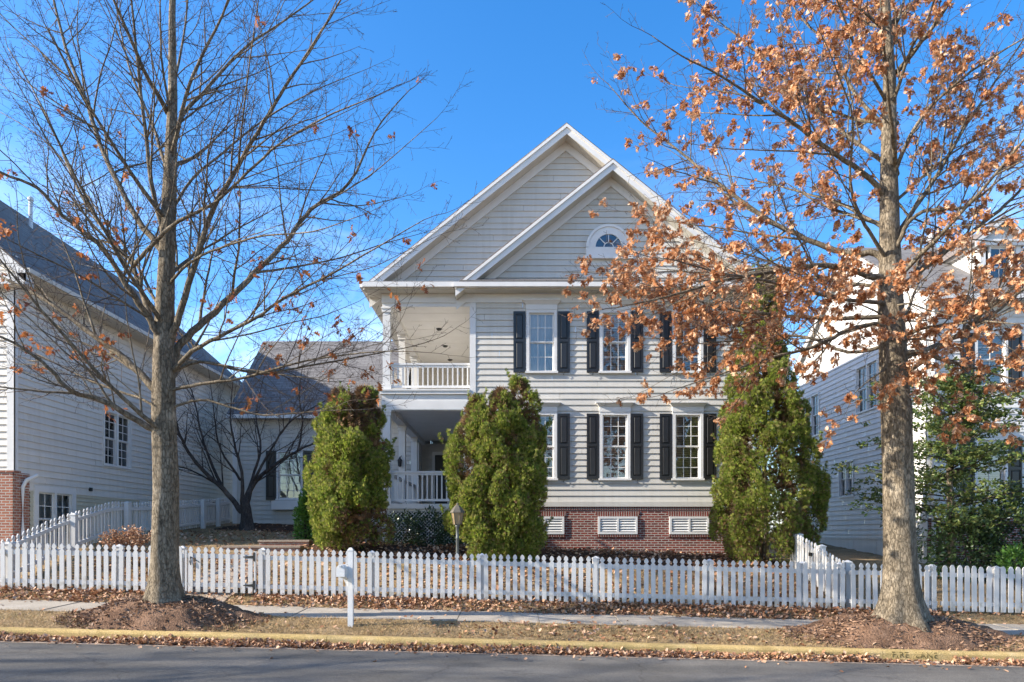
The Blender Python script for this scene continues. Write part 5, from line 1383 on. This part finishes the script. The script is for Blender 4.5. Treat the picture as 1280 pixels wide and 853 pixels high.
def right_tree():
    rnd = random.Random(5); T = Tree(rnd); x0, Y0 = TR
    tp = [(1128, 825, .27), (1126, 710, .265), (1123, 650, .25), (1121, 520, .24), (1117, 450, .225), (1113, 380, .20), (1112, 300, .165), (1111, 200, .130), (1112, 100, .10), (1106, 0, .075), (1104, -120, .045), (1102, -230, .012)]
    path = [(*px(a, b, Y0), r) for a, b, r in tp]
    tr = trunk_mesh(path, .42, 6, 8, up=.52)
    L = [
        ([(1113, 345), (1093, 346), (1047, 333), (980, 337), (900, 352), (830, 372), (770, 385)], .065, .010, -1.4, .24),
        ([(1112, 335), (1093, 318), (1062, 316), (1022, 305), (965, 277), (904, 234), (850, 190), (800, 150), (760, 105)], .065, .008, 1.4, .07),
        ([(1111, 250), (1077, 216), (1035, 187), (993, 155), (956, 131), (899, 94), (852, 70), (815, 45)], .055, .008, -1.2, .19),
        ([(1111, 175), (1096, 150), (1063, 108), (1040, 61), (1002, 23), (970, -30)], .045, .010, 1.3, .26),
        ([(1112, 330), (1090, 296), (1073, 265), (1063, 225), (1066, 150), (1048, 94), (1030, 50)], .04, .008, -2.0, .26),
        ([(1113, 420), (1100, 405), (1062, 412), (1017, 434), (960, 448), (900, 468), (835, 490)], .05, .007, -.8, .42),
        ([(1113, 395), (1050, 398), (980, 395), (900, 384), (830, 362), (785, 350), (762, 344)], .05, .006, .8, .44),
        ([(1113, 380), (1040, 372), (960, 352), (895, 340), (845, 326), (815, 322)], .045, .007, -2.4, .34),
        ([(1113, 360), (1030, 350), (955, 325), (900, 310), (860, 300)], .04, .007, 2.2, .20),
        ([(1114, 430), (1060, 440), (1000, 420), (930, 425), (860, 430), (810, 420)], .04, .007, 1.8, .44),
        ([(1110, 290), (1060, 260), (1000, 240), (940, 225), (880, 215)], .035, .007, 2.4, .2),
        ([(1113, 210), (1060, 170), (1000, 120), (940, 60), (890, 20), (850, -20)], .04, .008, 2.4, .15),
        ([(1111, 130), (1075, 70), (1050, 10), (1030, -50)], .035, .008, -1.6, .25),
        ([(1112, 380), (1140, 348), (1163, 329), (1190, 309), (1222, 285), (1257, 256), (1280, 233), (1330, 190)], .075, .012, .8, .12),
        ([(1112, 330), (1131, 286), (1142, 272), (1155, 264), (1174, 262), (1201, 260), (1222, 248), (1250, 225), (1300, 195)], .05, .009, -1.4, .14),
        ([(1116, 455), (1140, 440), (1165, 445), (1200, 455), (1250, 470), (1300, 480)], .06, .008, -1.3, .62),
        ([(1117, 450), (1150, 440), (1185, 425), (1223, 405), (1251, 386), (1280, 362), (1330, 330)], .06, .010, 1.1, .34),
        ([(1112, 320), (1129, 281), (1162, 234), (1209, 155), (1256, 84), (1300, 20)], .055, .010, 1.6, .15),
        ([(1112, 140), (1140, 60), (1165, 10), (1185, -60)], .04, .010, -1.4, .2), ([(1111, 230), (1150, 150), (1200, 100), (1260, 60), (1310, 30)], .045, .009, -1.8, .22),
        ([(1108, 70), (1130, 0), (1148, -70)], .035, .010, 1.2, .22), ([(1112, 260), (1160, 215), (1220, 175), (1290, 160)], .035, .008, 2.4, .16),
        ([(1117, 425), (1150, 412), (1190, 405), (1230, 402), (1270, 405)], .04, .008, -2.4, .28),
        ([(1117, 460), (1150, 470), (1180, 500), (1215, 525), (1260, 530)], .03, .006, -.8, .62),
        ([(1117, 455), (1095, 470), (1070, 490), (1060, 510)], .022, .005, -.9, .40),
        ([(1113, 400), (1092, 388), (1070, 380), (1040, 378)], .022, .005, -1.6, .9), ([(1113, 385), (1135, 380), (1160, 388), (1190, 395)], .022, .005, -1.7, .9), ([(1115, 430), (1140, 424), (1180, 428), (1215, 440)], .022, .005, -1.4, .9), ([(1112, 350), (1095, 345), (1075, 352), (1055, 365)], .02, .005, -1.2, .8),
        ([(1108, 40), (1060, 0), (1010, -40)], .03, .009, -1.0, .30),
    ]
    gate = {0: .55, 6: .4, 7: .5, 8: .55, 9: .35, 5: .2}
    for q, (p, r0, r1, dy, lf) in enumerate(L):
        T.lt = gate.get(q, 0); T.limb(from_px(p, Y0, dy), r0 * .92, r1 * .85, 0, lf * (.66 if q in (0, 5, 6, 7, 9) else .54), 3, .95, .12)
    T.lt = 0
    for i in range(8):
        z = 4.6 + i * .9; sg = 1 if i % 2 else -1; a = rnd.uniform(-.7, .7); ln = 3.4 - .22 * i
        b = Vector((x0 - .1, Y0, z)); d = Vector((math.sin(a), sg * math.cos(a), .6)).normalized()
        T.limb([b, b + d * ln * .35, b + d * ln * .7 + Vector((0, 0, .15)), b + d * ln + Vector((0, 0, .4))], .045, .009, 0, .26, 3, .8, .2)
    return T.finish('oak_tree', 'oak still full of dry brown leaves in front of the right fence', 'tree', (x0, Y0, .4), 'bark', 'twig', 'oak_leaf', tr, size=.082, per=6, droop=.55)
RT = right_tree()

def cherry_tree():
    rnd = random.Random(12); T = Tree(rnd); x, y = (309 - 640) * 23.0 / F, 23.0; z0 = gzf(x, y)
    path = [(x, y, z0 - .05, .20), (x, y, z0 + .3, .17), (x - .03, y, z0 + .75, .15), (x - .08, y, z0 + 1.0, .14), (x - .1, y, z0 + 1.2, .09)]
    tr = trunk_mesh(path, .12, 5, 3, 24)
    L = [([(302, 640), (285, 618), (255, 590), (235, 565), (222, 535), (216, 505), (205, 470)], .10, .012, -1.0),
         ([(278, 610), (262, 575), (250, 535), (243, 500), (228, 460)], .06, .010, .8),
         ([(304, 640), (318, 605), (345, 580), (375, 562), (400, 550), (425, 530)], .10, .012, .8),
         ([(372, 564), (378, 530), (374, 490), (380, 450)], .04, .008, -.4),
         ([(303, 635), (302, 590), (293, 555), (288, 520), (292, 470)], .07, .010, -.6),
         ([(306, 625), (318, 590), (326, 560), (320, 520), (330, 470)], .06, .010, 1.2),
         ([(318, 600), (340, 560), (360, 530), (390, 510), (430, 490)], .05, .009, -1.3),
         ([(285, 618), (262, 600), (230, 585), (200, 580), (170, 560)], .04, .008, 1.0),
         ([(300, 600), (275, 560), (268, 520), (262, 470)], .045, .008, -1.5)]
    for p, r0, r1, dy in L: T.limb(from_px(p, y, dy), r0, r1, 0, 0, 3, .9, .35, first=.35)
    return T.finish('cherry_tree', 'bare dark multi-stemmed small tree before the low rear wing', 'tree', (x, y, z0), 'bark_dark', 'twig', None, tr)
cherry_tree()

def loose_evergreen():
    rnd = random.Random(31); g = np.random.default_rng(31); x, y = 10.75, 16.7; z0 = gzf(x, y)
    root = thing('evergreen_tree', 'loose airy evergreen with layered boughs behind the pointed pickets', 'tree', (x, y, z0))
    m = M(); m.tube([(x + .02, y, z0 - .1), (x, y, z0 + 1.2), (x - .04, y + .02, z0 + 2.6), (x - .02, y, z0 + 3.9), (x + .05, y, z0 + 5.0)], [.10, .085, .065, .04, .012], 10); m.build('trunk', MAT['bark'], root, smooth=True)
    m = M(); P, D = [], []
    for i in range(84):
        z = z0 + 1.0 + 3.8 * (i / 83) ** .9; a = rnd.uniform(0, 6.28); ln = (2.45 - 1.0 * max(0, (z - z0 - 1.9)) / 3.0) * rnd.uniform(.55, 1.15)
        d = Vector((math.cos(a), math.sin(a) * .8, .10)); b = Vector((x, y, z)); pts = [b]
        for k in range(5): pts.append(pts[-1] + (d + Vector((rnd.gauss(0, .12), rnd.gauss(0, .12), rnd.gauss(0, .06) + .05))) * (ln / 5))
        m.tube(pts, [.022, .018, .014, .010, .007, .004], 5)
        for k in range(1, 6):
            for _ in range(4):
                c = pts[k] + Vector((rnd.gauss(0, .16), rnd.gauss(0, .16), rnd.gauss(0, .045)))
                n = 10; P.append(np.array(c) + g.normal(0, 1, (n, 3)) * (.08, .08, .028)); D.append(np.array(d) * .6 + g.normal(0, .7, (n, 3)) * (1, 1, .6))
    m.build('limb', MAT['bark_dark'], root, smooth=True)
    P = np.concatenate(P); D = np.concatenate(D); ex, ey, ez = basis(D); V, Fq = inst(*LEAF, P, ex, ey, ez, .075 + .05 * g.random(len(P))); mesh_np('foliage', V, Fq, MAT['ever'], root)
loose_evergreen()

# ------------------------------------------------------------------ fallen leaves and dry grass
def scatter_leaves(name, n, xr, yr, zf, pick=None, size=.085, flat=.9, tpl=CURL):
    x = rng.uniform(*xr, n); y = yr[0] + (yr[1] - yr[0]) * rng.random(n)
    if pick is not None:
        k = rng.random(n) < pick(x, y); x, y = x[k], y[k]
    z = zf(x, y) + .012 * rng.random(len(x)); P = np.stack([x, y, z], -1)
    nrm = unit(np.stack([rng.normal(0, .55, len(x)), rng.normal(0, .55, len(x)), np.full(len(x), flat)], -1)); a = rng.random(len(x)) * 6.28
    ey = unit(np.cross(nrm, np.stack([np.cos(a), np.sin(a), 0 * a], -1))); ex = np.cross(ey, nrm)
    V, Fq = inst(*tpl, P, ex, ey, nrm, size * (.6 + .8 * rng.random(len(x)))); return V, Fq
def join(parts):
    V, Fq, b = [], [], 0
    for v, f in parts: V.append(v); Fq.append(f + b); b += len(v)
    return np.concatenate(V), np.concatenate(Fq)
rz_ = lambda x, y: road_z(x, y) + .01
nz1 = lambda x, f, p: .5 + .5 * np.sin(x * f + p) * np.sin(x * f * .37 + 2 * p)
def heap(x, y): return np.clip((y - 10.70) / .3, 0, 1) * .075 * (.45 + .75 * nz1(x, 2.1, .4)) * rng.random(len(x)) * np.where((x > 5.9) & (x < 7.1), .25, 1)
pick_g = lambda x, y: np.clip((y - 10.68) / .12 + .1, 0, 1) * (.55 + .45 * nz1(x, 1.7, 1.1)) * np.where(x > 4.5, .7, 1) * np.where((x > 5.9) & (x < 7.1), np.where(y > 10.88, .03, .7), 1)
go = mesh_np('fallen_leaves', *join([scatter_leaves('g', 19000, (-15, 15), (10.72, 11.01), lambda x, y: rz_(x, y) + heap(x, y), pick_g, .062, .8),
      scatter_leaves('g', 500, (-15, 15), (9.6, 10.75), lambda x, y: rz_(x, y), lambda x, y: (y > 10.3) * .5 + .05, .07, 1.2)]), MAT['litter'])
stuff(go); go['label'] = 'band of dry leaves lying in the gutter along the yellow curb'; go['category'] = 'leaves'
pick_f = lambda x, y: np.clip(.45 + .75 * nz1(x, .9, 2.0), 0, 1) * np.where(x < -6.9, .75, 1) * np.where(x > 8.7, .12, 1) * np.where((x > -6.8) & (x < -5.2), .12, 1) * np.clip((y - 13.30) / .25 * (.4 + .9 * nz1(x, 1.3, .3)), 0, 1)
fo = mesh_np('fallen_leaves', *join([scatter_leaves('f', 12500, (-11, 12), (13.36, 14.02), lambda x, y: gz(x, y) + .02 + .05 * rng.random(len(x)) * np.clip((y - 13.4) / .3, 0, 1), pick_f, .072, .8)]), MAT['litter'])
stuff(fo); fo['label'] = 'drift of dry leaves against the foot of the front fence'; fo['category'] = 'leaves'
yo = mesh_np('fallen_leaves', *join([scatter_leaves('y', 6500, (-10, 7), (14.1, 16.8), lambda x, y: gz(x, y) + .02, lambda x, y: .35 + .65 * nz1(x + y, 1.4, 1), .09, 1.0),
      scatter_leaves('y', 4200, (-5.2, 7), (16.6, 19.2), lambda x, y: gz(x, y) + .085, lambda x, y: .3 + .7 * nz1(x * 1.3 - y, 1.9, 2), .09, 1.0),
      scatter_leaves('y', 900, (-10, -5.3), (17, 25), lambda x, y: gz(x, y) + .03, None, .09, 1.0)]), MAT['litter'])
stuff(yo); yo['label'] = 'dry leaves strewn over the yard and beds behind the fence'; yo['category'] = 'leaves'
so_ = mesh_np('fallen_leaves', *join([scatter_leaves('s', 2600, (-14, 13), (11.25, 12.25), lambda x, y: gz(x, y) + .03, lambda x, y: .12 + .6 * np.exp(-((x - 1.6) / 2.6) ** 2), .075, 1.1),
      scatter_leaves('s', 260, (-14, 13), (12.3, 13.4), lambda x, y: gz(x, y) + .024, lambda x, y: .2 + .5 * (y > 13.15), .08, 1.4)]), MAT['litter'])
stuff(so_); so_['label'] = 'scattered dry leaves on the verge and sidewalk'; so_['category'] = 'leaves'
def chips():
    parts = []
    for (x, y), rx, ry, h in ((TL, 1.68, .83, .33), (TR, 2.0, .81, .33)):
        n = 6500; a = rng.random(n) * 6.28; t = np.sqrt(rng.random(n)) * 1.10; p, q = x + rx * t * np.cos(a), y + ry * t * np.sin(a)
        z = gz(p, q) + h * (np.cos(np.pi * np.clip((t - .34) / .66, 0, 1)) * .5 + .5) + .012; P = np.stack([p, q, z], -1)
        nrm = unit(np.stack([rng.normal(0, .6, n), rng.normal(0, .6, n), np.ones(n)], -1)); ex, ey, ez = basis(rng.normal(0, 1, P.shape) * (1, 1, .3))
        parts.append(inst(EVL[0] * (.9, 1, 1), EVL[1], P, ex, ey, ez, .04 + .075 * rng.random(n) ** 1.5))
    o = mesh_np('bark_chips', *join(parts), MAT['chip']); stuff(o); o['label'] = 'loose reddish bark chips on the mounds round both oaks'; o['category'] = 'mulch'
MAT['chip'] = island_mat('bark_chip', [(.10, .055, .035), (.22, .125, .08), (.34, .21, .135), (.16, .095, .06), (.42, .28, .19)], transl=0)
chips()
def grass():
    parts = []
    tp = (np.array([(-.05, 0, 0), (.05, 0, 0), (.02, .65, .1), (-.01, 1, .22)], float), np.array([(0, 1, 2, 3)]))
    for n, xr, yr, dz in ((42000, (-15, 14), (11.2, 12.3), 0), (9000, (-11, 13), (13.5, 14.1), 0), (30000, (-12, 13), (14.1, 17.0), 0), (12000, (-10.4, -5), (17, 23), 0), (2500, (-16, -11), (14, 17), 0)):
        x = rng.uniform(*xr, n); y = rng.uniform(*yr, n); P = np.stack([x, y, gz(x, y) + .002], -1)
        D = np.stack([rng.normal(0, .75, n), rng.normal(0, .75, n), np.full(n, .65)], -1); ex, ey, ez = basis(D)
        parts.append(inst(*tp, P, ex, ey, ez, .035 + .05 * rng.random(n)))
    o = mesh_np('dry_grass', *join(parts), MAT['grass']); stuff(o); o['label'] = 'short straw-coloured grass on the verge and lawn'; o['category'] = 'grass'
grass()

# ------------------------------------------------------------------ trees across the road, behind the viewer: their shadows lie on the asphalt
def copy_tree(root, loc, rz, label, group, sc=1.0):
    r = root.copy(); C.objects.link(r); r.location = loc; r.rotation_euler = (0, 0, rz); r.scale = (sc, sc, sc); r['label'] = label; r['group'] = group
    for ch in root.children:
        c = ch.copy(); C.objects.link(c); c.parent = r
for i, (x, y, a, s) in enumerate([(-22, 1.6, 1.2, 1.25), (-37, 2.2, 3.9, 1.4), (4.5, -16, .6, 1.0), (-6, -18, 4.4, 1.1)]):
    copy_tree(LT, (x, y, .15 - .025 * x), a, 'bare street oak on the far side of the road, behind the viewer', 'bare oaks across the road', s)
